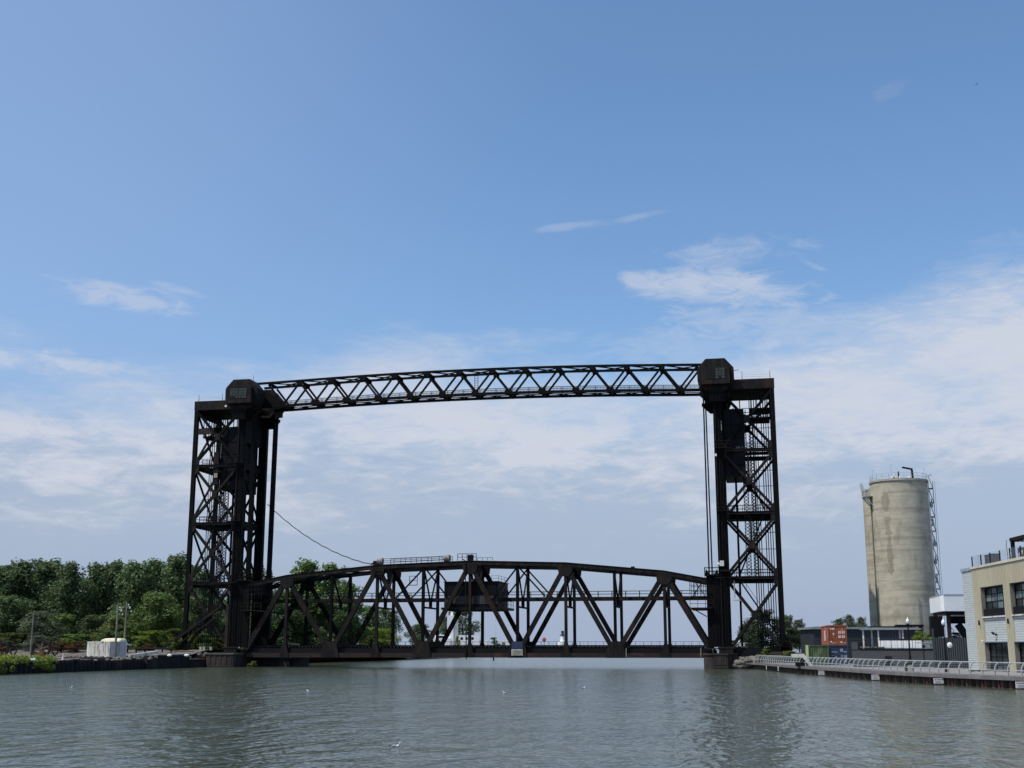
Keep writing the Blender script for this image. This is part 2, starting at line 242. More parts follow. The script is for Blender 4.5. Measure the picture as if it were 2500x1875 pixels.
# ------------------------------------------------------------------ mesh building
class MB:
    def __init__(s): s.v = []; s.f = []
    def add(s, vs, fs):
        o = len(s.v); s.v += [tuple(v) for v in vs]; s.f += [tuple(i + o for i in f) for f in fs]; return s
    def box(s, x0, x1, y0, y1, z0, z1, M=None):
        vs = [Vector((x, y, z)) for z in (z0, z1) for y in (y0, y1) for x in (x0, x1)]
        if M: vs = [M @ v for v in vs]
        return s.add(vs, [(0, 2, 3, 1), (4, 5, 7, 6), (0, 1, 5, 4), (2, 6, 7, 3), (0, 4, 6, 2), (1, 3, 7, 5)])
    def bar(s, p, q, w, h=None, side=None):                                # box along p-q; w along 'side', h across
        p = Vector(p); q = Vector(q); h = h or w; d = (q - p).normalized()
        sd_ = Vector(side) if side else (Vector((0, 0, 1)).cross(d) if abs(d.z) < .95 else Vector((1, 0, 0)))
        sd_ = (sd_ - d * sd_.dot(d)).normalized(); up = d.cross(sd_)
        a = sd_ * w / 2; b = up * h / 2
        vs = [p - a - b, p + a - b, p + a + b, p - a + b, q - a - b, q + a - b, q + a + b, q - a + b]
        return s.add(vs, [(0, 3, 2, 1), (4, 5, 6, 7), (0, 1, 5, 4), (1, 2, 6, 5), (2, 3, 7, 6), (3, 0, 4, 7)])
    def hbar(s, p, q, w, h, t=.09, rivet=0):                               # H section: flange plates facing -Y/+Y, w thick in Y, h wide in the XZ plane
        p = Vector(p); q = Vector(q); yv = Vector((0, 1, 0)); o = yv * (w / 2 - t / 2)
        s.bar(p - o, q - o, t, h, yv); s.bar(p + o, q + o, t, h, yv); s.bar(p, q, w - 2 * t - .006, t, yv)
        L = (q - p).length; n = int(L / 1.6); d = (q - p).normalized(); e = d.cross(yv)
        if rivet:
            for k in range(n + 1):
                c = p + d * (L * (k + .5) / (n + 1)); s.bar(c - e * h * .5 - o * 1.0 - yv * (t * .5 + .012), c + e * h * .5 - o * 1.0 - yv * (t * .5 + .012), .024, .16, yv)
        return s
    def cyl(s, p, q, r, r2=None, n=8, caps=True):
        p = Vector(p); q = Vector(q); r2 = r if r2 is None else r2; d = (q - p).normalized()
        a = d.orthogonal().normalized(); b = d.cross(a); vs = []
        for c, rr in ((p, r), (q, r2)):
            for i in range(n): t = 2 * math.pi * i / n; vs.append(c + (a * math.cos(t) + b * math.sin(t)) * rr)
        fs = [(i, (i + 1) % n, n + (i + 1) % n, n + i) for i in range(n)]
        if caps: fs += [tuple(range(n - 1, -1, -1)), tuple(range(n, 2 * n))]
        return s.add(vs, fs)
    def tube(s, pts, r, n=6):
        pts = [Vector(p) for p in pts]
        for a, b in zip(pts, pts[1:]): s.cyl(a, b, r, r, n)
        return s
    def prism(s, poly, y0, y1, M=None):                                    # polygon in XZ, extruded along Y
        n = len(poly); vs = [Vector((x, y0, z)) for x, z in poly] + [Vector((x, y1, z)) for x, z in poly]
        if M: vs = [M @ v for v in vs]
        return s.add(vs, [tuple(range(n)), tuple(range(2 * n - 1, n - 1, -1))] + [(i, n + i, n + (i + 1) % n, (i + 1) % n) for i in range(n)])
    def slab(s, poly, z0, z1):                                             # polygon in XY, extruded in Z
        n = len(poly); vs = [Vector((x, y, z0)) for x, y in poly] + [Vector((x, y, z1)) for x, y in poly]
        return s.add(vs, [tuple(range(n - 1, -1, -1)), tuple(range(n, 2 * n))] + [(i, (i + 1) % n, n + (i + 1) % n, n + i) for i in range(n)])
    def ball(s, c, r, n=10, m=6, M=None):
        c = Vector(c); r = Vector(r) if hasattr(r, '__len__') else Vector((r, r, r)); vs = []
        for j in range(m + 1):
            for i in range(n):
                a = 2 * math.pi * i / n; b = math.pi * j / m - math.pi / 2
                v = Vector((math.cos(a) * math.cos(b) * r.x, math.sin(a) * math.cos(b) * r.y, math.sin(b) * r.z)); vs.append(c + (M @ v if M else v))
        return s.add(vs, [(j * n + i, j * n + (i + 1) % n, (j + 1) * n + (i + 1) % n, (j + 1) * n + i) for j in range(m) for i in range(n)])
    def build(s, name, m, parent=None, smooth=False, loc=None, **kw):
        me = bpy.data.meshes.new(name); off = Vector(loc) if loc else Vector((0, 0, 0))
        me.from_pydata([Vector(v) - off for v in s.v], [], s.f); me.materials.append(m)
        if smooth:
            for p in me.polygons: p.use_smooth = True
        me.update(); o = bpy.data.objects.new(name, me); COL.objects.link(o)
        if loc: o.location = loc
        if parent:
            o.parent = parent; o.location = Vector(o.location) - root_loc(parent)
        tag(o, **kw); return o
def root_loc(o):
    v = Vector((0, 0, 0))
    while o: v += Vector(o.location); o = o.parent
    return v
def tag(o, label=None, cat=None, group=None, kind=None):
    if label: o['label'] = label
    if cat: o['category'] = cat
    if group: o['group'] = group
    if kind: o['kind'] = kind
    return o
def thing(name, label, cat, loc=(0, 0, 0), group=None):
    o = bpy.data.objects.new(name, None); COL.objects.link(o); o.location = loc; o.empty_display_size = .5
    return tag(o, label, cat, group)
def copy_tree(o, parent=None):
    c = o.copy(); COL.objects.link(c); c.parent = parent
    for ch in list(o.children): copy_tree(ch, c)
    return c
def railing(mb, pts, h=1.05, n_rails=2, post=1.6, r=.035, pick=0):
    pts = [Vector(p) for p in pts]
    for a, b in zip(pts, pts[1:]):
        L = (b - a).length; k = max(1, int(round(L / post)))
        for i in range(k + 1): c = a.lerp(b, i / k); mb.bar(c, c + Vector((0, 0, h)), r * 2.1)
        for j in range(n_rails): o = Vector((0, 0, h * (j + 1) / n_rails)); mb.bar(a + o, b + o, r * 2.0)
        if pick:
            k = int(L / pick)
            for i in range(k): c = a.lerp(b, (i + .5) / k); mb.bar(c, c + Vector((0, 0, h)), r * .7)
    return mb
def text_mesh(txt, size, name, m, parent, M, **kw):
    cu = bpy.data.curves.new(name, 'FONT'); cu.body = txt; cu.size = size; cu.align_x = 'CENTER'; cu.align_y = 'CENTER'; cu.extrude = .004; cu.offset = size * .015
    tmp = bpy.data.objects.new('tmp', cu); COL.objects.link(tmp); dg = bpy.context.evaluated_depsgraph_get(); me = bpy.data.meshes.new_from_object(tmp.evaluated_get(dg))
    bpy.data.objects.remove(tmp); me.materials.clear(); me.materials.append(m); me.transform(M); o = bpy.data.objects.new(name, me); COL.objects.link(o)
    if parent: o.parent = parent; o.location = -root_loc(parent)
    tag(o, **kw); return o

# ================================================================== WATER, GROUND
def water_mat():
    m = bpy.data.materials.new('murky_river_water'); m.use_nodes = True; t = m.node_tree; b = t.nodes['Principled BSDF']; q = NG(t)
    ge = q.n('ShaderNodeNewGeometry'); P = ge.outputs['Position']
    def mapped(sx, sy, rot): mp = q.n('ShaderNodeMapping'); t.links.new(P, mp.inputs[0]); mp.inputs['Scale'].default_value = (sx, sy, 1); mp.inputs['Rotation'].default_value = (0, 0, rot); return mp.outputs[0]
    mur = q.noise(mapped(.03, .03, 0), 1.0, 3)
    t.links.new(q.mix(mur, (.043, .053, .030, 1), (.059, .069, .040, 1)), b.inputs['Base Color'])
    b.inputs['Roughness'].default_value = .15; b.inputs['IOR'].default_value = 1.333; b.inputs['Specular IOR Level'].default_value = .5; b.inputs['Specular Tint'].default_value = (1, 1, .90, 1)
    def N(v, sc, de, ro, di): return q.m('SUBTRACT', q.noise(v, sc, de, ro, di), .5)
    h = q.m('MULTIPLY', N(mapped(1.5, .85, .15), 1.0, 2, .5, .8), .15)
    h = q.m('ADD', h, q.m('MULTIPLY', N(mapped(.75, .34, -.1), 1.0, 2, .5, .7), .34))
    h = q.m('ADD', h, q.m('MULTIPLY', N(mapped(.26, .13, .12), 1.0, 2, .5, .6), .46))
    h = q.m('ADD', h, q.m('MULTIPLY', N(mapped(1.3, 1.0, .5), 2.6, 1, .5, .4), .065))
    pt = q.ramp(q.noise(mapped(.020, .055, .2), 1.0, 4), .32, .68, .65, 1.0)        # calmer and livelier patches
    bp = q.n('ShaderNodeBump'); q.put(bp.inputs['Strength'], pt); bp.inputs['Distance'].default_value = 1.0
    t.links.new(q.m('MULTIPLY', h, .88), bp.inputs['Height']); t.links.new(bp.outputs[0], b.inputs['Normal']); return m
mb = MB(); mb.add([(-30000, -60, 0), (30000, -60, 0), (30000, 50000, 0), (-30000, 50000, 0)], [(0, 1, 2, 3)])
mb.build('water', water_mat(), kind='structure')

XC = -46.6                                                                   # middle of the river crossing
# left bank: quay line, then ground rising to the railway embankment, then the wood
LB = [(-93.0, 90), (-92.6, 110), (-92.0, 137), (-92.0, 160), (-92.0, 178), (-92.0, 193.6)]     # bulkhead face
def lz(x, y):                                                                # ground height, left bank
    e = max(0.0, min(1.0, (y - 150) / 50.0)); z = 1.52 + .55 * e
    if y > 192: z = 2.05 + .75 * max(0, min(1, (y - 194) / 6))
    if y > 214: z = 2.8 - .5 * max(0, min(1, (y - 214) / 10))
    return z + .10 * math.sin(x * .9 + y * .33) * math.cos(y * .41 - x * .2)
mb = MB(); xs = [-92.3, -94, -96, -99, -103, -108, -114, -122, -132, -145, -165, -190, -240, -320]; ys = [90, 110, 125, 137, 143, 150, 156, 162, 168, 174, 180, 186, 192, 194, 197, 200, 206, 213.9, 219, 226, 240, 260, 300, 360, 430]
vs = [(x - (.4 if y < 200 and x > -93 else 0), y, lz(x, y)) for y in ys for x in xs]; nx = len(xs)
mb.add(vs, [(j * nx + i + 1, j * nx + i, (j + 1) * nx + i, (j + 1) * nx + i + 1) for j in range(len(ys) - 1) for i in range(nx - 1)])
mb.build('ground', GRAVEL, smooth=True, kind='structure')
# far left bank beyond the bridge, with its low grassy rise
SH = [(-92.3, 213.5), (-95, 220), (-99, 232), (-103, 247), (-107, 275), (-109.5, 305), (-112, 340), (-113.5, 385), (-118, 420), (-130, 450)]
mb = MB(); n = len(SH); vs = []
for k, (dx, z) in enumerate(((0, -.4), (-1.2, .5), (-4, 1.7), (-12, 2.4), (-40, 2.8), (-160, 3.0))):
    vs += [(x + (dx if k else 0) - (0 if k else 0), y + (-.02 * dx), z + .25 * math.sin(y * .7 + k) * (1 if 0 < k < 4 else .2)) for x, y in SH]
mb.add(vs, [(k * n + i, k * n + i + 1, (k + 1) * n + i + 1, (k + 1) * n + i) for k in range(5) for i in range(n - 1)])
mb.build('far_bank', DIRT, smooth=True, kind='structure')
# right bank
EDGE = [(-1.3, 198), (.2, 193), (1.6, 184), (3.2, 174), (5.2, 163), (7.6, 152), (9.7, 142), (11.7, 133), (13.8, 125.5), (16.3, 118.5), (19.0, 112.5), (22.3, 106), (26, 99.5), (30.5, 92)]
def spl(P, n):                                                               # Catmull-Rom, evenly resampled
    P = [Vector((p[0], p[1], 0)) for p in P]; Q = [P[0] * 2 - P[1]] + P + [P[-1] * 2 - P[-2]]; out = []
    for i in range(1, len(Q) - 2):
        for k in range(12):
            t = k / 12; a, b, c, d = Q[i - 1], Q[i], Q[i + 1], Q[i + 2]
            out.append(.5 * ((2 * b) + (c - a) * t + (2 * a - 5 * b + 4 * c - d) * t * t + (3 * b - a - 3 * c + d) * t ** 3))
    out.append(P[-1]); L = [0]
    for a, b in zip(out, out[1:]): L.append(L[-1] + (b - a).length)
    res = []; j = 0
    for k in range(n + 1):
        s = L[-1] * k / n
        while j < len(L) - 2 and L[j + 1] < s: j += 1
        res.append(out[j].lerp(out[j + 1], (s - L[j]) / max(1e-9, L[j + 1] - L[j])))
    return res, L[-1]
EP, ELEN = spl(EDGE, 240)
def nrm(i): a = EP[max(0, i - 1)]; b = EP[min(len(EP) - 1, i + 1)]; d = (b - a).normalized(); return Vector((-d.y, d.x, 0)) * (1 if True else 1)
INW = [nrm(i) for i in range(len(EP))]
INW = [v if v.x + v.y * .2 > 0 else -v for v in INW]
GZ = .94
mb = MB(); m_ = len(EP)
vs = [EP[i] + INW[i] * .02 + Vector((0, 0, GZ)) for i in range(m_)] + [EP[i] + INW[i] * 6 + Vector((0, 0, GZ)) for i in range(m_)] + [Vector((260, EP[i].y + 2, GZ)) for i in range(m_)]
mb.add(vs, [(k * m_ + i, k * m_ + i + 1, (k + 1) * m_ + i + 1, (k + 1) * m_ + i) for k in (0, 1) for i in range(m_ - 1)])
mb.build('promenade', DECKC, kind='structure')
mb = MB(); vs = []; RB = [(-4.5, 198.0), (-3.6, 205), (-2.6, 213), (-1, 230), (4, 260), (12, 300), (25, 360), (60, 430)]
for k, (dx, z) in enumerate(((0, -.4), (1.0, .7), (4.0, 1.7), (9, 2.4), (60, 2.6), (260, 2.8))): vs += [(x + dx, y, z + (.15 * math.sin(y + k * 2) if 0 < k < 4 else 0)) for x, y in RB]
n = len(RB); mb.add(vs, [(k * n + i + 1, k * n + i, (k + 1) * n + i, (k + 1) * n + i + 1) for k in range(5) for i in range(n - 1)])
mb.add([(-4.5, 198, -.4), (-1.3, 198.02, -.4), (-1.3, 198.02, GZ), (-3.5, 198, .7), (260, 198.02, GZ + .01), (260, 198, 2.8), (4.5, 198, 2.4), (-.5, 198, 1.7)], [(0, 1, 2, 3), (3, 2, 7), (7, 2, 6), (6, 2, 4, 5)])
mb.build('right_bank', DIRT, smooth=False, kind='structure')

# ================================================================== BRIDGE : LIFT SPAN
YN, YF = 200.0, 209.6
TOPZ = {0: 14.15, 1: 15.35, 2: 16.1, 3: 16.85, 4: 17.1, 5: 17.35}
def tz(k): k = min(k, 10 - k); return TOPZ[k]
span = thing('lift_span', 'long dark steel truss railway span lying low over the river between the two towers', 'bridge span', (XC, 204.8, 1.6))
NX = [XC + 8.0 * (k - 5) for k in range(11)]
ZB = 1.98                                                                    # bottom chord axis
for Y, near in ((YN, 1), (YF, 0)):
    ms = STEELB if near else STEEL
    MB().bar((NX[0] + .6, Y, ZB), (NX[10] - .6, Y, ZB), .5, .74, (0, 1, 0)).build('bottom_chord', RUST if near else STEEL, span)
    tops = [(XC - 39.6, 13.9)] + [(NX[k], tz(k)) for k in range(1, 10) if k in (1, 3, 5, 7, 9)] + [(XC + 39.6, 13.9)]
    for (xa, za), (xb, zb) in zip(tops, tops[1:]):
        d = (Vector((xb - xa, 0, zb - za))).normalized() * .02
        mb = MB().bar((xa + d.x, Y, za - .36), (xb - d.x, Y, zb - .36), .62, .62, (0, 1, 0)); mb.bar((xa, Y, za - .02), (xb, Y, zb - .02), .80, .06, (0, 1, 0)); mb.bar((xa, Y, za - .66), (xb, Y, zb - .66), .80, .07, (0, 1, 0))
        mb.build('top_chord', ms, span)
    for k in range(11):
        x = NX[k]
        if k in (0, 10): continue
        zt = tz(k) - .7; wv = .46
        MB().hbar((x, Y, ZB + .38), (x, Y, zt), .52, wv, .07).build('vertical_post', STEEL if k % 2 == 0 else ms, span)
    for k in range(10):                                                      # Warren diagonals, top at odd nodes
        up = k % 2 == 0; xa, xb = NX[k], NX[k + 1]
        za, zb = (ZB + .2, tz(k + 1) - .5) if up else (tz(k) - .5, ZB + .2)
        if k == 0: xa += .6
        if k == 9: xb -= .6
        MB().hbar((xa, Y - .001 * (k % 3), za), (xb, Y - .001 * (k % 3), zb), .60, .86 if k in (0, 9) else .72, .08, rivet=near).build('end_post' if k in (0, 9) else 'diagonal', ms, span)
    for k in range(11):
        x = NX[k]; sg = MB()
        for oy in (-.36, .36):
            a, b = sorted((Y + oy, Y + oy + (.03 if oy > 0 else -.03)))
            if k % 2 == 1:
                sg.prism([(x - 1.25, tz(k) - .68), (x + 1.25, tz(k) - .68), (x + 1.15, tz(k) - 1.6), (x + .55, tz(k) - 2.25), (x - .55, tz(k) - 2.25), (x - 1.15, tz(k) - 1.6)], a, b)
            elif 0 < k < 10:
                sg.prism([(x - 1.55, 1.58), (x + 1.55, 1.58), (x + 1.5, 2.6), (x + 1.05, 4.2), (x - 1.05, 4.2), (x - 1.5, 2.6)], a, b)
        if sg.v: sg.build('gusset_plate', STEELB if near else STEEL, span)
        if k % 2 == 1:
            t_ = MB()
            for oy in (-.36, .36): a, b = sorted((Y + oy, Y + oy + (.03 if oy > 0 else -.03))); t_.prism([(x - .85, 1.62), (x + .85, 1.62), (x + .72, 2.3), (x + .24, 3.9), (x - .24, 3.9), (x - .72, 2.3)], a, b)
            t_.build('foot_gusset', STEELB if near else STEEL, span)
for k in range(11):                                                          # floor beams
    x = min(max(NX[k], NX[0] + .8), NX[10] - .8); MB().box(x - .22, x + .22, YN + .42, YF - .42, 1.75, 2.85).build('floor_beam', STEEL, span)
for y in (201.6, 203.1, 206.5, 208.0): MB().box(NX[0] + .7, NX[10] - .7, y - .14, y + .14, 2.86, 3.22).build('stringer', STEEL, span)
mb = MB(); x = NX[0] + .7
while x < NX[10] - .7: mb.box(x, x + .25, 200.9, 208.7, 3.225, 3.42); x += .62
mb.build('track_ties', mat('creosote_ties', (.020, .017, .015), (.03, .026, .022), 1, .9), span)
mb = MB()
for y in (201.63, 203.07, 206.53, 207.97): mb.box(NX[0] + .7, NX[10] - .7, y - .04, y + .04, 3.425, 3.57)
mb.build('rails', BLKMET, span)
MB().box(NX[0] + .7, NX[10] - .7, YN + .31, YN + .37, 2.36, 3.1).build('deck_side_plate', BLKMET, span)
mb = MB().box(NX[0] + .5, NX[10] - .5, 210.1, 210.9, 2.95, 3.02); mb.build('service_walkway', STEEL, span)
mb = MB(); xx = NX[0] + .5
rr = MB(); railing(rr, [(NX[0] + .5, 210.85, 3.02), (NX[10] - .5, 210.85, 3.02)], 1.15, 2, 1.35, .028, .68); rr.build('deck_railing', BLKMET, span)
# cross frames: V brace to the central walkway, strut below it
for k in range(1, 10):
    x = NX[k]; zt = tz(k) - .9; YM = 204.8
    mb = MB(); mb.bar((x, YN + .3, zt), (x, YM - .15, 10.8), .22, .26); mb.bar((x, YF - .3, zt), (x, YM + .15, 10.8), .22, .26); mb.bar((x, YM, 9.75), (x, YM, 11.0), .5, .4, (1, 0, 0))
    mb.build('sway_brace', STEEL, span)
    MB().bar((x, YN + .27, 9.75), (x, YF - .27, 9.75), .26, .28).build('cross_strut', STEEL, span)
    MB().bar((x, YN + .42, tz(k) - .4), (x, YF - .42, tz(k) - .4), .34, .5).build('top_strut', STEEL, span)
for k in range(0, 10):
    xa, xb = NX[k], NX[k + 1]; za, zb = tz(k) - .45, tz(k + 1) - .45
    mb = MB(); mb.bar((xa, YN + .4, za), (xb, YF - .4, zb), .18, .16); mb.bar((xa, YF - .4, za - .19), (xb, YN + .4, zb - .19), .18, .16); mb.build('lateral_brace', STEEL, span)
for xa, za, xb, zb in ((NX[4], 16.4, NX[4] + 5.2, 9.9), (NX[4], 16.3, NX[4] - 5.0, 11.2), (NX[6], 16.4, NX[6] - 5.2, 9.9), (NX[6], 16.3, NX[6] + 4.5, 11.4)):
    MB().bar((xa, 200.55, za), (xb, 200.55, zb), .2, .24, (0, 1, 0)).build('house_hanger', STEEL, span)
    MB().bar((xa, 209.05, za), (xb, 209.05, zb), .2, .24, (0, 1, 0)).build('house_hanger', STEEL, span)
# walkway at mid height
for xa, xb in ((XC - 39.0, XC - 4.7), (XC + 4.7, XC + 39.0)):
    mb = MB().box(xa, xb, 204.35, 205.25, 10.78, 10.84); mb.box(xa, xb, 204.33, 204.41, 10.84, 11.42); mb.box(xa, xb, 205.19, 205.27, 10.84, 11.42)
    nk = int((xb - xa) / 2)
    for i in range(nk): mb.box(xa + i * 2 + .4, xa + i * 2 + .5, 204.28, 204.328, 10.85, 11.41)
    mb.build('mid_walkway', STEELB, span)
    rr = MB(); railing(rr, [(xa, 204.37, 11.42), (xb, 204.37, 11.42)], .92, 2, 2.3, .035); railing(rr, [(xa, 205.23, 11.42), (xb, 205.23, 11.42)], .92, 2, 2.3, .035); rr.build('walkway_railing', BLKMET, span)
# machine house
mh = MB().box(XC - 4.6, XC + 4.6, 200.75, 208.85, 9.75, 13.85).build('machine_house', DARK, span)
MB().box(XC - 4.75, XC + 4.75, 200.6, 209.0, 13.86, 13.98).build('roof', BLKMET, mh)
MB().box(XC - 4.5, XC + 4.5, 200.69, 200.745, 10.25, 11.6).build('wall_panel', HOUSEP, mh)
mb = MB()
for i in range(6): mb.box(XC - 4.3 + i * 1.7, XC - 4.22 + i * 1.7, 200.65, 200.688, 9.9, 13.7)
mb.build('wall_rib', DARK, mh)
mb = MB(); [mb.box(XC + 4.605, XC + 4.65, 201.6 + 2.1 * i, 202.7 + 2.1 * i, 11.4, 12.9) for i in range(4)]; mb.build('side_louvre', BLKMET, mh)
mb = MB().box(XC - 5.0, XC + 5.6, 200.3, 209.4, 9.35, 9.72); rr = random.Random(3)
for i in range(14): mb.box(XC - 4.6 + i * .7, XC - 4.4 + i * .7, 200.6, 208.9, 9.2, 9.345)
mb.build('machine_house_floor', BLKMET, span)
rr = MB(); railing(rr, [(XC + 4.8, 200.4, 9.72), (XC + 5.5, 200.4, 9.72), (XC + 5.5, 209.3, 9.72)], 1.1, 2, 1.6, .03); rr.build('landing_railing', BLKMET, span)
rr = MB(); railing(rr, [(XC + 3.4, 201.0, 13.98), (XC + 4.6, 201.0, 13.98), (XC + 4.6, 208.6, 13.98)], .9, 2, 2.4, .02); rr.build('roof_railing', BLKMET, span)
# cable drums, box and railing on top of the near chord
tp = MB(); x0, x1 = XC - 15.6, XC + .9
def ztop(x):
    ks = [(XC - 39.6, 13.9)] + [(NX[k], tz(k)) for k in (1, 3, 5, 7, 9)] + [(XC + 39.6, 13.9)]
    for (a, za), (b, zb) in zip(ks, ks[1:]):
        if a <= x <= b: return za + (zb - za) * (x - a) / (b - a)
    return 14
rr = MB(); railing(rr, [(XC - 15.2, 200.2, ztop(XC - 15.2) + .02), (XC - 3.4, 200.2, ztop(XC - 3.4) + .02)], .95, 3, 1.95, .032); railing(rr, [(XC - 14.2, 201.4, ztop(XC - 14.2) + .02), (XC - 3.4, 201.4, ztop(XC - 3.4) + .02)], .95, 2, 1.95, .032); rr.build('top_railing', BLKMET, span)
rr = MB(); railing(rr, [(XC - 2.2, 200.1, 17.4), (XC + 1.0, 200.1, 17.4)], 1.1, 2, .8, .04); railing(rr, [(XC + 1.1, 200.3, 17.38), (XC + 3.7, 200.3, 17.38)], .45, 1, .9, .03); rr.box(XC - .55, XC + .35, 200.3, 201.0, 17.45, 18.35); rr.build('control_box_frame', BLKMET, span)
for x in (XC - 15.75, XC - 4.15): 
    mb = MB(); z = ztop(x) + .62; mb.cyl((x - .48, 200.5, z), (x + .48, 200.5, z + (.04)), .56, .56, 16); mb.build('cable_drum', PALEB, span, smooth=False)
mb = MB().tube([(XC - 17.3, 200.4, ztop(XC - 17) + .25), (XC - 16.2, 200.4, ztop(XC - 16.2) + .6)], .16); mb.box(XC - 16.9, XC - 16.25, 200.2, 200.7, ztop(XC - 16.5) + .02, ztop(XC - 16.5) + .75); mb.build('cable_guide', BLKMET, span)
mb = MB().tube([(XC - 1.35, 200.0, 17.6), (XC - .95, 199.55, 17.45), (XC - .72, 199.5, 17.1), (XC - .45, 199.5, 2.5), (XC - .42, 199.5, 1.3)], .085, 6); mb.build('hanging_pipe', STEELB, span)
MB().cyl((XC + 1.9, 209.9, 2.0), (XC + 1.9, 209.9, 1.0), .12, .12).build('drain_pipe', BLKMET, span)
mb = MB().box(XC - 13.4, XC - 12.1, 199.2, 199.56, 14.3, 16.1)
rr = MB(); railing(rr, [(XC - 16.6, 199.35, 15.2), (XC - 15.4, 199.35, 15.2)], 1.15, 2, 1.2, .04); rr.box(XC - 16.6, XC - 15.4, 199.3, 199.62, 15.1, 15.19); rr.build('inspection_cage', BLKMET, span)
rr = MB(); railing(rr, [(XC - 12.9, 208.7, 13.9), (XC - 11.5, 208.7, 13.9)], 1.5, 2, 1.3, .04); rr.box(XC - 12.9, XC - 11.5, 208.5, 209.0, 13.8, 13.89); rr.build('inspection_cage', BLKMET, span)
MB().box(XC + 26.7, XC + 27.3, 199.9, 200.4, ztop(XC + 27) + .02, ztop(XC + 27) + .24).build('top_light', BLKMET, span)
for s in (-1, 1):                                                            # lifting frames at both ends
    x = XC + s * 39.7
    for Y in (YN, YF):
        MB().box(x - 1.0, x + 1.0, Y - .42, Y + .42, 3.3, 14.4).build('lifting_column', STEEL, span)
        f = MB(); f.box(x - 1.25, x + 1.1, Y - .9, Y + .9, 14.42, 14.56); railing(f, [(x - 1.2, Y - .85, 14.56), (x + 1.05, Y - .85, 14.56), (x + 1.05, Y + .85, 14.56), (x - 1.2, Y + .85, 14.56), (x - 1.2, Y - .85, 14.56)], 1.15, 2, 1.1, .035)
        f.prism([(x - 1.15, 14.57), (x - .4, 14.57), (x - .95, 15.5)], Y - .6, Y - .5); f.prism([(x + 1.0, 14.57), (x + .25, 14.57), (x + .8, 15.5)], Y - .6, Y - .5); f.build('rope_platform', BLKMET, span)
    MB().box(x - .6, x + .6, YN + .5, YF - .5, 12.4, 14.3).build('lifting_girder', STEEL, span)
    xi = x - s * 1.3
    f = MB(); a, b = sorted((x, x - s * 3.6)); f.box(a, b, YN - 1.3, YN - .5, 9.3, 9.42); f.box(a, b, YN + .5, YF - .5, 9.2, 9.34)
    railing(f, [(a, YN - 1.25, 9.42), (b, YN - 1.25, 9.42)], 1.2, 2, 1.2, .035); f.bar((x - s * 1.05, YN - .9, 8.0), (x - s * 3.2, YN - .9, 9.25), .16); f.build('end_platform', STEELB, span)
    f = MB(); railing(f, [(x - s * 3.6, YN - 1.2, 11.3), (x - s * 1.1, YN - 1.2, 11.3)], 2.4, 3, .6, .035); f.build('stair_cage', BLKMET, span); f = MB(); railing(f, [(x - s * 3.6, 203.5, 11.3), (x - s * 1.1, 203.5, 11.3)], 2.4, 3, .5, .04); f.bar((x - s * 3.4, 203.5, 11.3), (x - s * 1.3, 203.5, 14.4), .16); f.bar((x - s * 3.4, 203.7, 14.2), (x - s * 1.3, 203.7, 11.3), .12); f.build('stair_cage', BLKMET, span)
    f = MB()
    for o in (.25, .75): f.bar((x + s * .55 - .25 + o * .9 - .2, YN - .55, 3.4), (x + s * .55 - .25 + o * .9 - .2, YN - .55, 14.3), .05)
    for i in range(30): f.bar((x + s * .55 - .22, YN - .55, 3.6 + i * .36), (x + s * .55 + .23, YN - .55, 3.6 + i * .36), .03)
    f.build('ladder', BLKMET, span)
    MB().box(x - 1.6, x + 1.9 * (1 if s > 0 else .8), YN - .95, YN - .45, 3.0, 3.15).build('end_landing', CONCD, span)
f = MB().box(-21.9 - 14.6 - .0, -21.8 - 14.6, 199.5, 199.6, 1.6, 3.1)
for x in (-20.9 + 0.0, -9.1, -7.2): MB().box(x - .06, x + .06, 199.66, 199.72, 1.75, 3.15).build('gauge_board', TANS, span)
# plates hung on the middle gusset
sg = MB().box(-39.50, -37.68, 199.50, 199.56, 2.95, 4.15).build('river_sign', BLUES, label='dark blue sign board', parent=span)
sg2 = MB().box(-39.50, -37.68, 199.50, 199.56, 1.93, 2.92).build('notice_board', WHITED, label='faded tan notice board with pale border', parent=span)
MB().box(-39.40, -37.78, 199.47, 199.497, 2.02, 2.83).build('notice_face', TANS, sg2)
mb = MB(); rr = random.Random(5)
for j in range(4): 
    xq = -39.28
    while xq < -37.95: w_ = rr.uniform(.06, .2); mb.box(xq, xq + w_, 199.462, 199.468, 2.66 - j * .17, 2.70 - j * .17); xq += w_ + .06
mb.build('worn_lines', mat('worn_sign_ink', (.16, .14, .09), None, 4, .8), sg2)
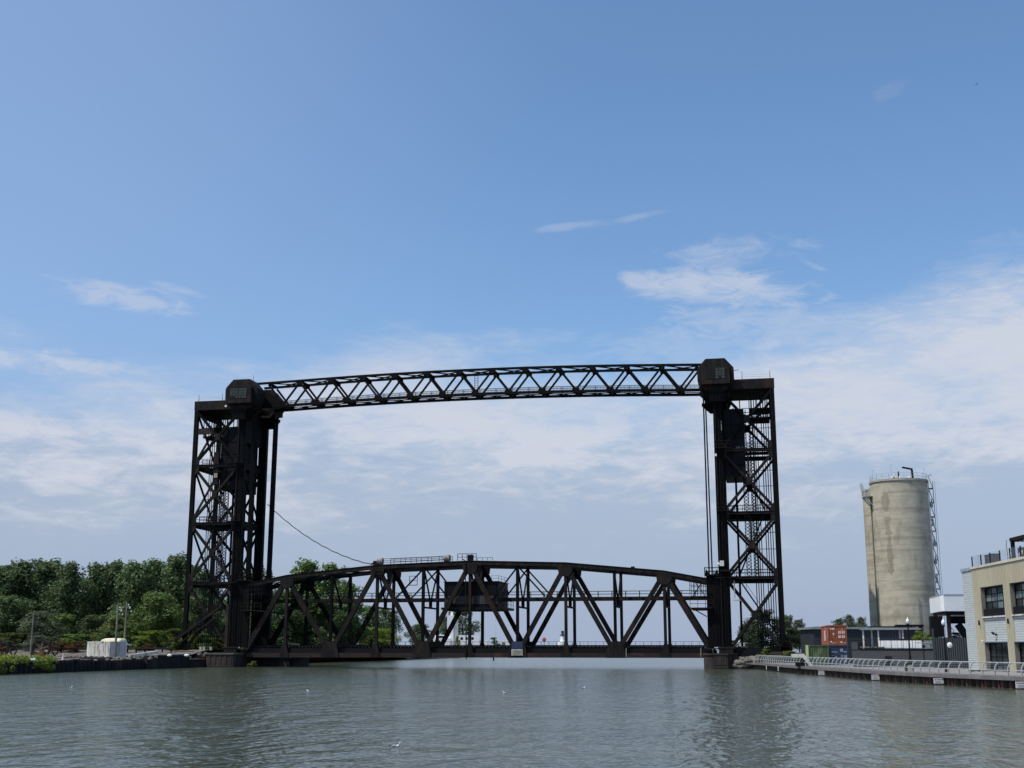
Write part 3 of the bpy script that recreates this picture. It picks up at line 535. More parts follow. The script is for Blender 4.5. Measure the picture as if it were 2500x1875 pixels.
# ================================================================== TOWERS
def tower(s, label, graffiti=False):
    T = thing('lift_tower', label, 'bridge tower', (XC + s * 45.6, 204.8, 2.6), 'steel lift towers at the ends of the span')
    X = lambda u: XC + s * u
    UF, UR, UM = 41.45, 50.30, 46.0                                           # front leg, rear leg, middle
    LV = [3.4, 14.1, 24.4, 34.6, 44.7]
    ZT = 46.25
    for Y, nr in ((YN, 1), (YF, 0)):
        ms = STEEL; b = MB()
        b.box(min(X(UF - .75), X(UF + .75)), max(X(UF - .75), X(UF + .75)), Y - .45, Y + .45, 2.6, 44.6)
        for du in (-.62, -.2, .25, .62): b.box(X(UF + du) - .05, X(UF + du) + .05, Y - .52, Y - .452, 2.7, 44.5)
        for z in range(4, 44, 2): b.box(X(UF) - .7, X(UF) + .7, Y - .50, Y - .455, z, z + .12)
        b.build('front_leg', ms, T)
        b = MB().hbar((X(UR), Y, 2.6), (X(UR), Y, ZT - 1.7), .6, .72, .1); b.build('rear_leg', ms, T)
        for i in range(4):
            z0, z1 = LV[i], LV[i + 1]
            gl, gh = (.20, .16) if nr else (.42, .20); a = MB().box(min(X(UF + .78), X(UR - .4)), max(X(UF + .78), X(UR - .4)), Y - .3, Y - .22, z1 - gl if i < 3 else z1 - .1, z1 + gh if i < 3 else z1 + 0.0)
            if i < 3:
                a.box(min(X(UF + .78), X(UR - .4)), max(X(UF + .78), X(UR - .4)), Y - .4, Y + .1, z1 + gh + .003, z1 + gh + .05); a.box(min(X(UF + .78), X(UR - .4)), max(X(UF + .78), X(UR - .4)), Y - .4, Y + .1, z1 - gl - .05, z1 - gl - .003)
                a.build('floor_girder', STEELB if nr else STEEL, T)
            zt = z1 - .55; zb = z0 + .6 if i else z0 - .3; zm = (zt + zb) / 2; um = (UF + .75 + UR - .35) / 2
            ua, ub = UF + .7, UR - .3
            for (u0, w0, u1, w1) in ((ua, zb, um, zm), (um, zm, ub, zt), (ua, zt, um, zm), (um, zm, ub, zb)):
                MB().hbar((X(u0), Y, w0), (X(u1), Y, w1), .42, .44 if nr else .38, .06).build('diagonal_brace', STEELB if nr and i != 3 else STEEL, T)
            g_ = MB()
            for oy in (-.26, .24): g_.prism([(X(um) - .5, zm - .4), (X(um) - .3, zm - .62), (X(um) + .3, zm - .62), (X(um) + .5, zm - .4), (X(um) + .5, zm + .4), (X(um) + .3, zm + .62), (X(um) - .3, zm + .62), (X(um) - .5, zm + .4)], Y + oy, Y + oy + .025)
            g_.build('center_gusset', STEELB if nr else STEEL, T)
            if i in (1, 2): MB().bar((X(um), Y + .01, zm + .8), (X(um), Y + .01, zt), .26, .3).build('center_post', STEEL, T)
            if i < 3 and nr:
                MB().prism([(X(UR - .36), z1 - 1.7), (X(UR - .36), z1 + 1.7), (X(UR - 1.1), z1 + .9), (X(UR - 1.1), z1 - .9)], Y - .34, Y - .305).build('side_gusset', STEELB, T); MB().prism([(X(UF + .76), z1 - 1.3), (X(UF + .76), z1 + 1.3), (X(UF + 1.3), z1 + .6), (X(UF + 1.3), z1 - .6)], Y - .34, Y - .305).build('side_gusset', STEELB, T)
        # top girder, solid plate
        xa, xb = sorted((X(UF + 1.6), X(UR + .42)))
        MB().box(xa, xb, Y - .32, Y + .1, 44.62, ZT).build('top_girder', STEELB if nr else STEEL, T)
        a = MB(); a.prism([(X(UF - .77), 44.3), (X(UF - 2.9), 44.3), (X(UF - 2.9), 43.9), (X(UF - 1.5), 42.6), (X(UF - .77), 42.6)], Y - .5, Y + .5); a.build('sheave_haunch', STEEL, T)
        mid = MB().bar((X(43.9), Y + .4 + 2.4 * nr - 2.0 * (1 - nr), 3.4), (X(43.9), Y + .4 + 2.4 * nr - 2.0 * (1 - nr), 42), .28, .34); mid.build('guide_post', STEEL, T)
    for i, z in enumerate(LV[1:4]):                                          # across the track
        for u in (UF, UR): MB().box(X(u) - .16, X(u) + .16, YN + .47, YF - .47, z - .6, z + .5).build('cross_girder', STEEL, T)
        MB().box(min(X(UF + .8), X(UR - .4)), max(X(UF + .8), X(UR - .4)), 203.9, 204.2, z - .3, z + .2).build('center_girder', STEEL, T)
    for i in range(4):
        z0, z1 = LV[i] + (.6 if i else 4.6), LV[i + 1] - .6
        if i > 0:
            for u in (UR,): 
                mb = MB(); mb.bar((X(u), YN + .35, z0), (X(u), YF - .35, z1), .3); mb.bar((X(u) + .01, YN + .35, z1), (X(u) + .01, YF - .35, z0), .28); mb.build('cross_brace', STEEL, T)
            if i < 3:
                mb = MB(); mb.bar((X(UF), YN + .47, z0), (X(UF), YF - .47, z1), .3); mb.bar((X(UF) + .01, YN + .47, z1), (X(UF) + .01, YF - .47, z0), .28); mb.build('cross_brace', STEEL, T)
    MB().box(X(UF) - .2, X(UF) + .2, YN + .46, YF - .46, 38.8, 44.6).build('portal_plate', STEEL, T)
    MB().box(X(UR) - .15, X(UR) + .15, YN + .46, YF - .46, 43.6, 46.1).build('portal_plate', STEEL, T)
    MB().box(min(X(UF + 1.0), X(UR)), max(X(UF + 1.0), X(UR)), YN + .2, YF - .2, 44.7, 44.85).build('top_deck', STEEL, T)
    mb = MB()
    for z in (41.9, 40.4): mb.box(min(X(46.6), X(49.8)), max(X(46.6), X(49.8)), 202.0, 206.5, z - .45, z - .1)
    for k in range(7): mb.bar((X(46.8 + k * .5), 202, 39.8), (X(46.8 + k * .5), 202, 44.5), .1)
    for k in range(4): mb.bar((X(45.4), 203 + k * 1.1, 39.9 + k * .9), (X(49.8), 203 + k * 1.1, 39.9 + k * .9), .09)
    mb.build('upper_machinery_frame', STEEL, T)
    # platforms with railings on each floor
    for i, z in enumerate(LV[1:4]):
        mb = MB(); xa, xb = sorted((X(UF + .8), X(UR - .4))); mb.box(xa, xb, 202.4, 203.7, z + .21, z + .27); railing(mb, [(xa, 202.45, z + .27), (xb, 202.45, z + .27)], 1.1, 2, 1.3, .04); railing(mb, [(xa, 200.6, z + .3), (xb, 200.6, z + .3)], 1.0, 2, .9, .035); mb.build('floor_walkway', BLKMET, T)
        mb = MB(); xa, xb = sorted((X(UF - .7), X(UF + 2.0))); mb.box(xa, xb, YN - 1.5, YN - .55, z + .2, z + .28); railing(mb, [(xa, YN - 1.45, z + .28), (xb, YN - 1.45, z + .28)], 1.1, 2, 1.3, .03)
        if i > 0: mb.build('leg_platform', BLKMET, T)
    # thin guide rods by the rear legs
    mb = MB()
    for k in range(9):
        if k == 4 and s > 0: continue
        mb.cyl((X(46.55 + k * .37), 204.6, 11.2 if s > 0 else 3.5), (X(46.55 + k * .37), 204.6, 43.8), .075, .075, 5, False)
    for z in (8, 18.9, 21.6, 29.2, 31.8, 38.9):
        if z > 11 or s < 0 or z == 8: mb.bar((X(45.9), 204.7, z), (X(49.9), 204.7, z), .09)
    if s > 0:
        for k in range(9): mb.cyl((X(46.55 + k * .37), 204.6, 3.4), (X(46.55 + k * .37), 204.6, 11.2), .075, .075, 5, False)
    mb.build('guide_rods', BLKMET, T)
    # laced columns
    for u, Y in ((46.7, 206.3), (45.5, 201.6)):
        mb = MB()
        for o in (-.36, .36): mb.bar((X(u + o), Y, 14.2), (X(u + o), Y, 41.5), .12)
        z = 14.2; sgn = 1
        while z < 41: mb.bar((X(u - .36 * sgn), Y - .03, z), (X(u + .36 * sgn), Y - .03, z + .55), .10); mb.bar((X(u + .36 * sgn), Y + .03, z), (X(u - .36 * sgn), Y + .03, z + .55), .09); z += .55; sgn = -sgn
        mb.build('laced_column', STEEL, T)
    # stairs: zigzag inside the bay
    mb = MB()
    for i in range(3):
        z0, z1 = LV[i] + .6, LV[i + 1] + .5; u0, u1 = (44.0, 48.4) if i % 2 else (48.4, 44.0)
        if i == 0: u0, u1, z0 = 49.6, 43.4, 5.0
        for o in (0, .8): mb.bar((X(u0), 202.6 + o, z0), (X(u1), 202.6 + o, z1), .06, .22, (0, 1, 0))
        mb.bar((X(u0), 202.6, z0 + .95), (X(u1), 202.6, z1 + .95), .06); n_ = 26
        for k in range(n_): t = (k + .5) / n_; mb.box(X(u0 + (u1 - u0) * t) - .13, X(u0 + (u1 - u0) * t) + .13, 202.65, 203.35, z0 + (z1 - z0) * t - .02, z0 + (z1 - z0) * t + .02)
        for k in range(5): t = k / 4; p = Vector((X(u0 + (u1 - u0) * t), 202.6, z0 + (z1 - z0) * t)); mb.bar(p, p + Vector((0, 0, .95)), .05)
    mb.build('stairs', BLKMET, T)
    # ladders and pipes on the front leg
    mb = MB()
    for o in (-.02, .42): mb.bar((X(UF) + o, YN - .62, 3.2), (X(UF) + o, YN - .62, 43.9), .05)
    for k in range(100): mb.bar((X(UF) - .02, YN - .62, 3.4 + k * .4), (X(UF) + .42, YN - .62, 3.4 + k * .4), .03)
    mb.build('leg_ladder', BLKMET, T)
    mb = MB().cyl((X(UF) - .42, YN - .62, 3), (X(UF) - .42, YN - .62, 44), .09, .09, 6); mb.build('conduit', STEELB, T)
    # sheave houses
    for Y0, Y1, cab, out in ((198.3, 201.9, 197.2, -1), (207.7, 211.3, 212.4, 1)):
        cx = X(41.35); oc = [(cx - 2.95, 46.0), (cx - 2.95, 48.0), (cx - 1.55, 49.62), (cx + 1.55, 49.62), (cx + 2.95, 48.0), (cx + 2.95, 46.0), (cx + 1.7, 44.35), (cx - 1.7, 44.35)]
        h = MB().prism(oc, Y0, Y1).build('sheave_house', STEELB, T, label='eight-sided sheave housing')
        ya, yb = sorted((cab, Y0 - .003 if out < 0 else Y1 + .003)); c = MB(); c.prism([(cx - 2.3, 45.15), (cx + 2.3, 45.15), (cx + 2.3, 48.0), (cx + 1.3, 49.1), (cx - 1.3, 49.1), (cx - 2.3, 48.0)], ya, yb); cab_o = c.build('service_cabin', STEELB, h)
        if out < 0:
            MB().box(cx - 1.62, cx + 1.62, ya - .03, ya - .003, 45.95, 47.85).build('window_frame', STEELB, h)
            w = MB(); v = MB()
            for i in range(6):
                for j in range(4):
                    px = cx - 1.55 + i * .50 + (.1 if i > 2 else 0); pz = 46.02 + j * .45
                    hole = (s < 0 and j == 0 and i < 2) or (s > 0 and i < 3) or (s > 0 and j == 0 and i == 4)
                    (v if hole else w).box(px, px + .44, ya - .045, ya - .033, pz, pz + .38)
            w.build('window_pane', PANE, h); v.build('broken_pane', BLACK, h)
        mb = MB()
        n_ = 20; zc = 44.9
        ring = [(cx + 2.35 * math.cos(2 * math.pi * k / n_), zc + 2.35 * math.sin(2 * math.pi * k / n_)) for k in range(n_)]
        mb.prism([p for p in ring], Y0 + .9, Y1 - .9); mb.build('sheave_wheel', STEEL, h)
        mb = MB().box(cx - .95, cx + .95, Y0 - .5, Y0 - .05, 42.4, 44.3)
        for k in range(6): mb.bar((cx - 1.0 + k * .45, Y0 - .75, 42.2), (cx - 1.0 + k * .45, Y0 - .75, 44.4), .07)
        for k in range(3): mb.bar((cx - 1.2, Y0 - .76, 42.4 + k * .8), (cx + 1.6, Y0 - .76, 42.4 + k * .8), .06)
        if out < 0: mb.build('bearing_cage', STEEL, h)
    mb = MB()
    for u in (45.6, 50.1): mb.cyl((X(u), 200.0, ZT), (X(u), 200.0, ZT + (1.25 if s < 0 else 1.35)), .05, .035, 5)
    mb.bar((X(45.6), 200, ZT + .75), (X(50.1), 200, ZT + .75), .015); mb.bar((X(43.9), 200, ZT + .45), (X(50.1), 200, ZT + .42), .015)
    if s < 0: mb.cyl((X(40.1), 200.5, 49.6), (X(40.1), 200.5, 50.9), .04, .02, 5); mb.cyl((X(44.4), 199.9, 46.2), (X(44.4), 199.9, 48.4), .03, .03, 5)
    else: mb.bar((X(44.3), 199, 47.6), (X(45.1), 199, 47.7), .07)
    mb.build('lightning_rod', BLKMET, T)
    if s < 0:
        MB().box(X(44.9), X(44.55), YN - .38, YN - .33, 45.0, 45.35).build('marker_lamp', WHITE, T)
        MB().box(X(50.2), X(46.8), YN - .2, YN - .16, 40.2, 41.3).build('rusty_panel', RUST, T)
        MB().box(X(42.6), X(42.1), YN - .6, YN - .45, 12.2, 12.75).build('warning_board', TANW, T, label='orange warning board on the tower leg')
        MB().box(X(42.75), X(42.25), YN - .55, YN - .35, 2.6, 10.4).build('rusty_column_casing', RUST, T)
        f = MB(); f.box(X(45.4), X(41.0), YN - 1.5, YN - .6, 14.0, 14.12); f.build('pale_platform_edge', STEELB, T)
        mb = MB(); mb.bar((X(43.5), YN - .5, 10.2), (X(53.8), YN - .5, 3.1), .5, .42, (0, 1, 0)); mb.bar((X(43.4), YN - .5, 9.0), (X(53.0), YN - .5, 2.6), .2, .2, (0, 1, 0)); railing(mb, [(X(43.5), YN - .4, 10.4), (X(53.6), YN - .4, 3.3)], 1.0, 2, 2, .04); mb.build('inclined_strut', STEELB, T)
        [MB().box(X(47.2 - .62 * k), X(46.8 - .62 * k), YN - .7, YN - .35, 2.75, 3.35).build('bearing_block', CONCL, T) for k in (0, 1, 3)]
    else:
        mb = MB().box(X(40.95), X(41.6), YN - .95, YN - .55, 15.9, 16.75); mb.ball((X(40.75), YN - .8, 16.2), (.25, .2, .3)); mb.build('searchlight', DECAL, T, label='pale searchlight on the tower leg')
        MB().box(X(41.0), X(43.2), YN - 1.5, YN - .5, 15.0, 15.3).build('lamp_platform', BLKMET, T)
        MB().box(X(40.2), X(44.0), YN - .95, YN - .85, 14.0, 14.14).build('pale_rail', STEELB, T)
        MB().cyl((X(43.1), YN - .7, 10.9), (X(43.1), YN - .7, 13.6), .08, .08).build('pale_pipe', CONCL, T); MB().box(X(42.9), X(44.1), YN - .8, YN - .3, 10.45, 10.6).build('pale_bracket', CONCL, T)
        MB().box(X(40.75), X(41.05), YN - .72, YN - .68, 33.6, 34.0).build('marker_lamp', WHITE, T)
        MB().box(X(41.9), X(42.02), YN - .6, YN - .53, 37.8, 39.4).build('light_strip', CONCL, T)
        mb = MB(); mb.bar((X(50.3), YN - .2, 4.2), (X(50.9), YN, 3.2), .9, .5, (0, 1, 0)); mb.box(X(47.8), X(51.6), YN - .3, YF + .3, 2.6, 3.3); mb.build('rear_shoe', STEEL, T)
    for Y in (YN, YF):
        mb = MB(); mb.box(X(UF) - 1.1, X(UF) + 1.1, Y - 1.1, Y + 1.1, 2.3, 2.95)
        for k in range(8): mb.ball((X(40.4 + k * .33), Y - 1.0, 3.1), (.2, .2, .26), 6, 4)
        mb.build('leg_bearing', STEELB, T)
    # counterweight hanging inside, a thing of its own
    cxa, cxb = sorted((X(42.3), X(45.6)))
    cwt = thing('counterweight', ('dark graffiti-marked counterweight slab' if s > 0 else 'dark stepped counterweight slab with pale fittings') + ' hanging high inside the %s tower' % ('right' if s > 0 else 'left'), 'counterweight', ((cxa + cxb) / 2, 204.8, 30.4), 'counterweights hanging in the towers')
    MB().box(cxa, cxb, YN + .5, YF - .5, 30.4, 41.5).build('weight_slab', DARK, cwt)
    mb = MB(); [mb.box(cxa - .05, cxb + .05, YN + .44, YN + .49, z, z + .14) for z in (32.2, 34.4, 36.6, 38.8)]; mb.box(cxa + 1.1, cxa + 1.25, YN + .40, YN + .44, 30.6, 41.3); mb.build('face_rib', STEEL, cwt)
    mb = MB(); [mb.bar((x, y, 41.5), (x, y, 44.4), .12) for x in (cxa + .6, cxb - .6) for y in (201.5, 204, 205.5, 208)]; mb.build('suspension_rod', BLKMET, cwt)
    if graffiti:
        mb = MB(); rg = random.Random(11)
        for j in range(5):
            p = Vector((cxb - 1.35 + j * .24, YN + .395, 34.9)); pts = [p + Vector((rg.uniform(-.16, .16), 0, rg.uniform(-.45, .45))) for _ in range(6)]; mb.tube(pts, .022, 4)
        mb.build('graffiti_tag', CONCL, cwt)
    else:
        MB().box(cxa - .9, cxa - .0, YN - .2, YN + .42, 31.2, 37.0).build('side_casing', STEELB, cwt); MB().box(cxa - .75, cxa - .1, YN - .3, YN - .21, 32.4, 33.2).build('pale_drum', TANS, cwt)
    return T
tower(-1, 'left of two dark lift towers, by the trees, with an inclined strut at its foot')
tower(1, 'right of two dark lift towers, by the boardwalk, with a broken cabin window on top', True)
# hoist ropes: two bundles at each end
for s in (-1, 1):
    for Y, w in ((YN, 'near'), (YF, 'far')):
        x = XC + s * 39.2; mb = MB()
        for k in range(12):
            for o in ((-.05, .05)): mb.cyl((x + o + (.16 if Y > 205 else 0) * s, Y - 1.0 + k * .18, 14.6), (x + o, Y - 1.0 + k * .18, 44.4), .045, .045, 4, False)
        mb.build('hoist_ropes', CABLE, label='%s bundle of hoist ropes dropping from the %s tower to the end of the span' % (w, 'left' if s < 0 else 'right'), cat='hoist ropes', group='hoist rope bundles')
# sagging cable from left tower to the drum
pa = Vector((XC - 39.9, 208.9, 28.6)); pb = Vector((XC - 17.2, 200.4, 16.95)); mb = MB(); pts = []
for k in range(40):
    t = k / 39; p = pa.lerp(pb, t); p.z -= 4 * 1.7 * t * (1 - t); p.z += .05 * math.sin(k * 1.7); pts.append(p)
mb.tube(pts, .075, 6); mb.build('sagging_cable', CABLE, label='thick black cable sagging from the left tower to the top of the span', cat='cable')

# ================================================================== OVERHEAD TRUSS
OT = thing('overhead_truss', 'slender dark truss joining the tops of the two towers against the sky', 'truss', (XC, 204.8, 46))
O0, O1 = 203.0, 206.9
def cam_(x): u = (x - XC) / 38.15; return .85 * max(0, 1 - u * u)
TX = [XC - 38.15 + 5.87 * k for k in range(14)]; BX = [XC - 38.15 + 5.87 * (k + .5) for k in range(13)]
TZ = lambda x: 49.72 + cam_(x); BZ = lambda x: 45.35 + cam_(x)
for Y, nr in ((O0, 1), (O1, 0)):
    mb = MB(); xs_ = [XC - 40.6] + TX[1:-1] + [XC + 39.2]
    for a, b in zip(xs_, xs_[1:]): mb.bar((a, Y, TZ(a)), (b, Y, TZ(b)), .36, .38, (0, 1, 0))
    mb.build('top_chord', STEEL, OT)
    mb = MB(); xs_ = [XC - 40.5] + BX + [XC + 40.5]
    for a, b in zip(xs_, xs_[1:]): mb.bar((a, Y, BZ(a)), (b, Y, BZ(b)), .40, .42, (0, 1, 0))
    mb.build('bottom_chord', STEEL, OT)
    for k in range(13):
        for a in (TX[k], TX[k + 1]): MB().hbar((a, Y, TZ(a) - .3), (BX[k], Y, BZ(BX[k]) + .3), .28, .34 if (a == TX[k]) else .30, .05).build('diagonal', STEEL, OT)
        b = MB(); x = BX[k]; b.prism([(x - .85, BZ(x) - .2), (x + .85, BZ(x) - .2), (x + .5, BZ(x) + .7), (x - .5, BZ(x) + .7)], Y - .21, Y - .185); b.build('gusset_plate', STEEL, OT)
    for x in TX[1:-1]: MB().prism([(x - .6, TZ(x) + .15), (x + .6, TZ(x) + .15), (x + .5, TZ(x) - .75), (x - .5, TZ(x) - .75)], Y - .21, Y - .185).build('gusset_plate', STEEL, OT)
for k, x in enumerate(TX): MB().bar((x, O0 + .2, TZ(x)), (x, O1 - .2, TZ(x)), .5, .3).build('top_strut', STEEL, OT)
for k, x in enumerate(BX): MB().bar((x, O0 + .22, BZ(x) - .05), (x, O1 - .22, BZ(x) - .05), .6, .24).build('bottom_strut', STEEL, OT)
for k in range(13):
    a, b = TX[k], TX[k + 1]; mb = MB(); mb.bar((a, O0 + .2, TZ(a)), (b, O1 - .2, TZ(b)), .22, .15); mb.bar((a, O1 - .2, TZ(a) - .16), (b, O0 + .2, TZ(b) - .16), .22, .15); mb.build('top_lateral', STEEL, OT)
    if k < 12: a, b = BX[k], BX[k + 1]; mb = MB(); mb.bar((a, O0 + .2, BZ(a) - .1), (b, O1 - .2, BZ(b) - .1), .16, .10); mb.bar((a, O1 - .2, BZ(a) - .26), (b, O0 + .2, BZ(b) - .21), .16, .10); mb.build('bottom_lateral', STEEL, OT)
mb = MB(); xs_ = [XC - 38.5] + BX + [XC + 38.5]
for a, b in zip(xs_, xs_[1:]):
    mb.bar((a, 206.45, BZ(a) + .33), (b, 206.45, BZ(b) + .33), .5, .06, (0, 1, 0))
    for Y in (206.2, 206.68): railing(mb, [(a, Y, BZ(a) + .35), (b, Y, BZ(b) + .35)], 1.25, 4, 2.9, .026, .55)
mb.build('catwalk', BLKMET, OT)
mb = MB(); x = XC - .6
for o in (0, .6): mb.bar((x + o, 205, 47.6), (x + o, 205, 50.0), .08)
for k in range(6): mb.bar((x, 205, 47.8 + k * .42), (x + .6, 205, 47.8 + k * .42), .06)
mb.build('caged_ladder', BLKMET, OT)
for s in (-1, 1):
    for Y in (O0, O1):
        x = XC + s * 39.6; MB().prism([(x + .2, 48.4), (x + 1.3, 48.3), (x + 2.9, 47.1), (x + 4.0, 45.7), (x + 4.0, 45.2), (x + .2, 45.2)] if s < 0 else [(x, 49.9), (x, 45.2), (x - 1.2, 45.2), (x - .9, 49.9)], Y - .235, Y - .212).build('end_plate', STEEL, OT)
    a, b = sorted((XC + s * 42, XC + s * 39.4)); MB().box(a, b, O0 - .1, O1 + .1, 44.62, 45.1).build('end_seat', STEEL, OT)
# ================================================================== PIERS, QUAYS, BANKS
def LB(mb, name, m, parent, smooth=False, **kw):                             # part given in its thing's own coordinates
    o = mb.build(name, m, smooth=smooth, **kw); o.parent = parent; return o
def pier(label, x0, x1, y0, y1, zt, ch, m, cap=None, slots=True):
    T = thing('bridge_pier', label, 'pier', ((x0 + x1) / 2, (y0 + y1) / 2, 0), 'piers under the lift towers')
    oc = [(x0 + ch, y0), (x1 - ch, y0), (x1, y0 + ch), (x1, y1 - ch), (x1 - ch, y1), (x0 + ch, y1), (x0, y1 - ch), (x0, y0 + ch)]
    b = MB().slab(oc, -1.0, zt - .22)
    if slots:
        for k in range(5): x = x0 + ch + .4 + k * (x1 - x0 - 2 * ch - .8) / 4; b.box(x - .16, x + .16, y0 - .07, y0 - .003, .55, zt - .3)
        b.box(x0 + ch, x1 - ch, y0 - .05, y0 - .002, .1, .42)
    b.build('pier_body', m, T)
    MB().slab([(x + (.14 if x > (x0 + x1) / 2 else -.14), y + (.14 if y > (y0 + y1) / 2 else -.14)) for x, y in oc], zt - .218, zt).build('pier_cap', cap or m, T)
    return T
pier('rounded concrete pier standing in the water under the right tower, weeds at its foot', -8.6, -3.5, 196.6, 212.2, 2.3, 1.4, CONC)
pier('square concrete pier with vertical slots under the left tower', -91.2, -85.9, 196.3, 203.2, 2.3, .35, CONC, MATS['pier_cap_concrete'])
pier('low black timber-faced pier beneath the left end of the span', -85.8, -78.6, 203.4, 212.0, 1.5, .3, CONCD, None, False)
MB().box(-97.8, -94.2, 197.6, 211.8, 1.8, 2.6).build('tower_footing', CONC, label='concrete footing under the rear legs of the left tower', cat='footing')
MB().box(1.6, 5.4, 197.9, 212.0, 1.0, 2.6).build('tower_footing', CONC, label='concrete footing under the rear legs of the right tower', cat='footing')
# sheet-pile bulkhead, left
def corr(y0, y1, x, z0, z1, per, dep, sgn=1):
    mb = MB(); y = y0; prof = []
    while y < y1: prof += [(x, y), (x, y + per * .32), (x - dep * sgn, y + per * .5), (x - dep * sgn, y + per * .82)]; y += per
    for (xa, ya), (xb, yb) in zip(prof, prof[1:]): mb.add([(xa, ya, z0), (xb, yb, z0), (xb, yb, z1), (xa, ya, z1)], [(0, 1, 2, 3)])
    return mb
mb = corr(88, 176.5, -91.9, -1, 1.50, 1.1, .35); mb.build('sheet_pile_bulkhead', CONCD, label='dark corrugated sheet-pile bulkhead along the left bank', cat='bulkhead')
T = thing('quay_wall', 'stained concrete quay wall with pale cap left of the tower', 'quay wall', (-92, 184, 0))
MB().box(-93.6, -91.5, 176.6, 190.9, -1, 2.02).build('wall', CONCD, T); MB().box(-93.8, -91.3, 179.5, 191.1, 2.023, 2.2).build('cap', CONCL, T)
T = thing('quay_recess', 'low tan concrete block in the gap beside the left pier', 'quay block', (-91.6, 195, 0)); mb = MB().box(-95.0, -91.5, 191.3, 197.2, -1, 1.25)
for k in range(4): mb.box(-94.6 + k * .85, -94.3 + k * .85, 191.2, 191.297, 0, 1.2)
mb.build('block', CONC, T); MB().box(-95.1, -91.4, 191.15, 197.2, 1.253, 1.42).build('cap', mat('tan_capstone', (.23, .17, .10), (.15, .11, .08), 1, .9), T)
# fender timbers and plants at the right pier come below
# ------------------------------------------------------------------ boardwalk edge on the right
def strip(off0, off1, z0, z1, i0=0, i1=240):
    mb = MB(); P = EP[i0:i1 + 1]; N = INW[i0:i1 + 1]; n = len(P); vs = []
    for o, z in ((off0, z0), (off0, z1), (off1, z1), (off1, z0)): vs += [P[i] + N[i] * o + Vector((0, 0, z)) for i in range(n)]
    for k in range(4): mb.add([], []); 
    mb.add(vs, [(k * n + i, ((k + 1) % 4) * n + i, ((k + 1) % 4) * n + i + 1, k * n + i + 1) for k in range(4) for i in range(n - 1)]); return mb
BW = thing('boardwalk_edge', 'grey concrete edge beam of the riverside walk above brown sheet piling', 'quay edge', tuple(EP[120]))
strip(-.35, .6, .66, .975).build('edge_beam', FASC, BW)
mb = MB(); s_ = 0.0; per = 1.12; step = ELEN / 240; prof = []
def at(s): 
    i = min(239.999, max(0, s / step)); k = int(i); f = i - k; return EP[k].lerp(EP[k + 1], f), INW[k].lerp(INW[min(k + 1, 240)], f)
while s_ < ELEN - per:
    for ds, o in ((0, .0), (.30 * per, .0), (.5 * per, .42), (.80 * per, .42)): p, n_ = at(s_ + ds); prof.append(p + n_ * o)
    s_ += per
for a, b in zip(prof, prof[1:]): mb.add([a + Vector((0, 0, -1)), b + Vector((0, 0, -1)), b + Vector((0, 0, .655)), a + Vector((0, 0, .655))], [(0, 1, 2, 3)])
mb.build('sheet_piling', PILE, BW)
s_ = ELEN * .30; k = 0
while s_ < ELEN - 1:
    p, n_ = at(s_); q = p - n_ * .06
    MB().cyl((q.x, q.y, -.8), (q.x, q.y, .655), .085, .085, 6).build('fender_pile', PILER if s_ > ELEN * .60 else PILE, BW); s_ += 2.24; k += 1
strip(.75, 1.5, .945, 1.02, 60, 240).build('light_kerb', DECKC, BW)
# curved railing
RLG = thing('curved_railing', 'galvanised railing of posts curving inland along the boardwalk', 'railing', tuple(EP[100]))
post = []
s_ = 1.2; PS = []
while s_ < ELEN - .2: PS.append(s_); s_ += 1.72
prof = [(0, 0), (0, .45), (.03, .62), (.10, .80), (.22, .96), (.40, 1.07), (.50, 1.09)]
for s_ in PS:
    p, n_ = at(s_); mb = MB(); q = [p + n_ * (o + .05) + Vector((0, 0, .975 + z)) for o, z in prof]
    dt = n_.cross(Vector((0, 0, 1)))
    for a, b in zip(q, q[1:]): mb.bar(a, b, .075, .11 if a.z < 1.4 else .09, dt)
    mb.build('post', GALV, RLG)
for nm, o, z, r in (('top_rail', .50, 1.09, .045), ('middle_rail', .0, .46, .038)):
    mb = MB(); mb.tube([at(s_)[0] + at(s_)[1] * (o + .05) + Vector((0, 0, .975 + z)) for s_ in PS], r, 6); mb.build(nm, GALV, RLG)
mb = MB()
for o, z in ((.0, .25), (.04, .60), (.10, .76), (.22, .92), (.36, 1.02)): mb.tube([at(s_)[0] + at(s_)[1] * (o + .06) + Vector((0, 0, .975 + z)) for s_ in PS], .008, 4)
mb.build('infill_wires', GALV, RLG)
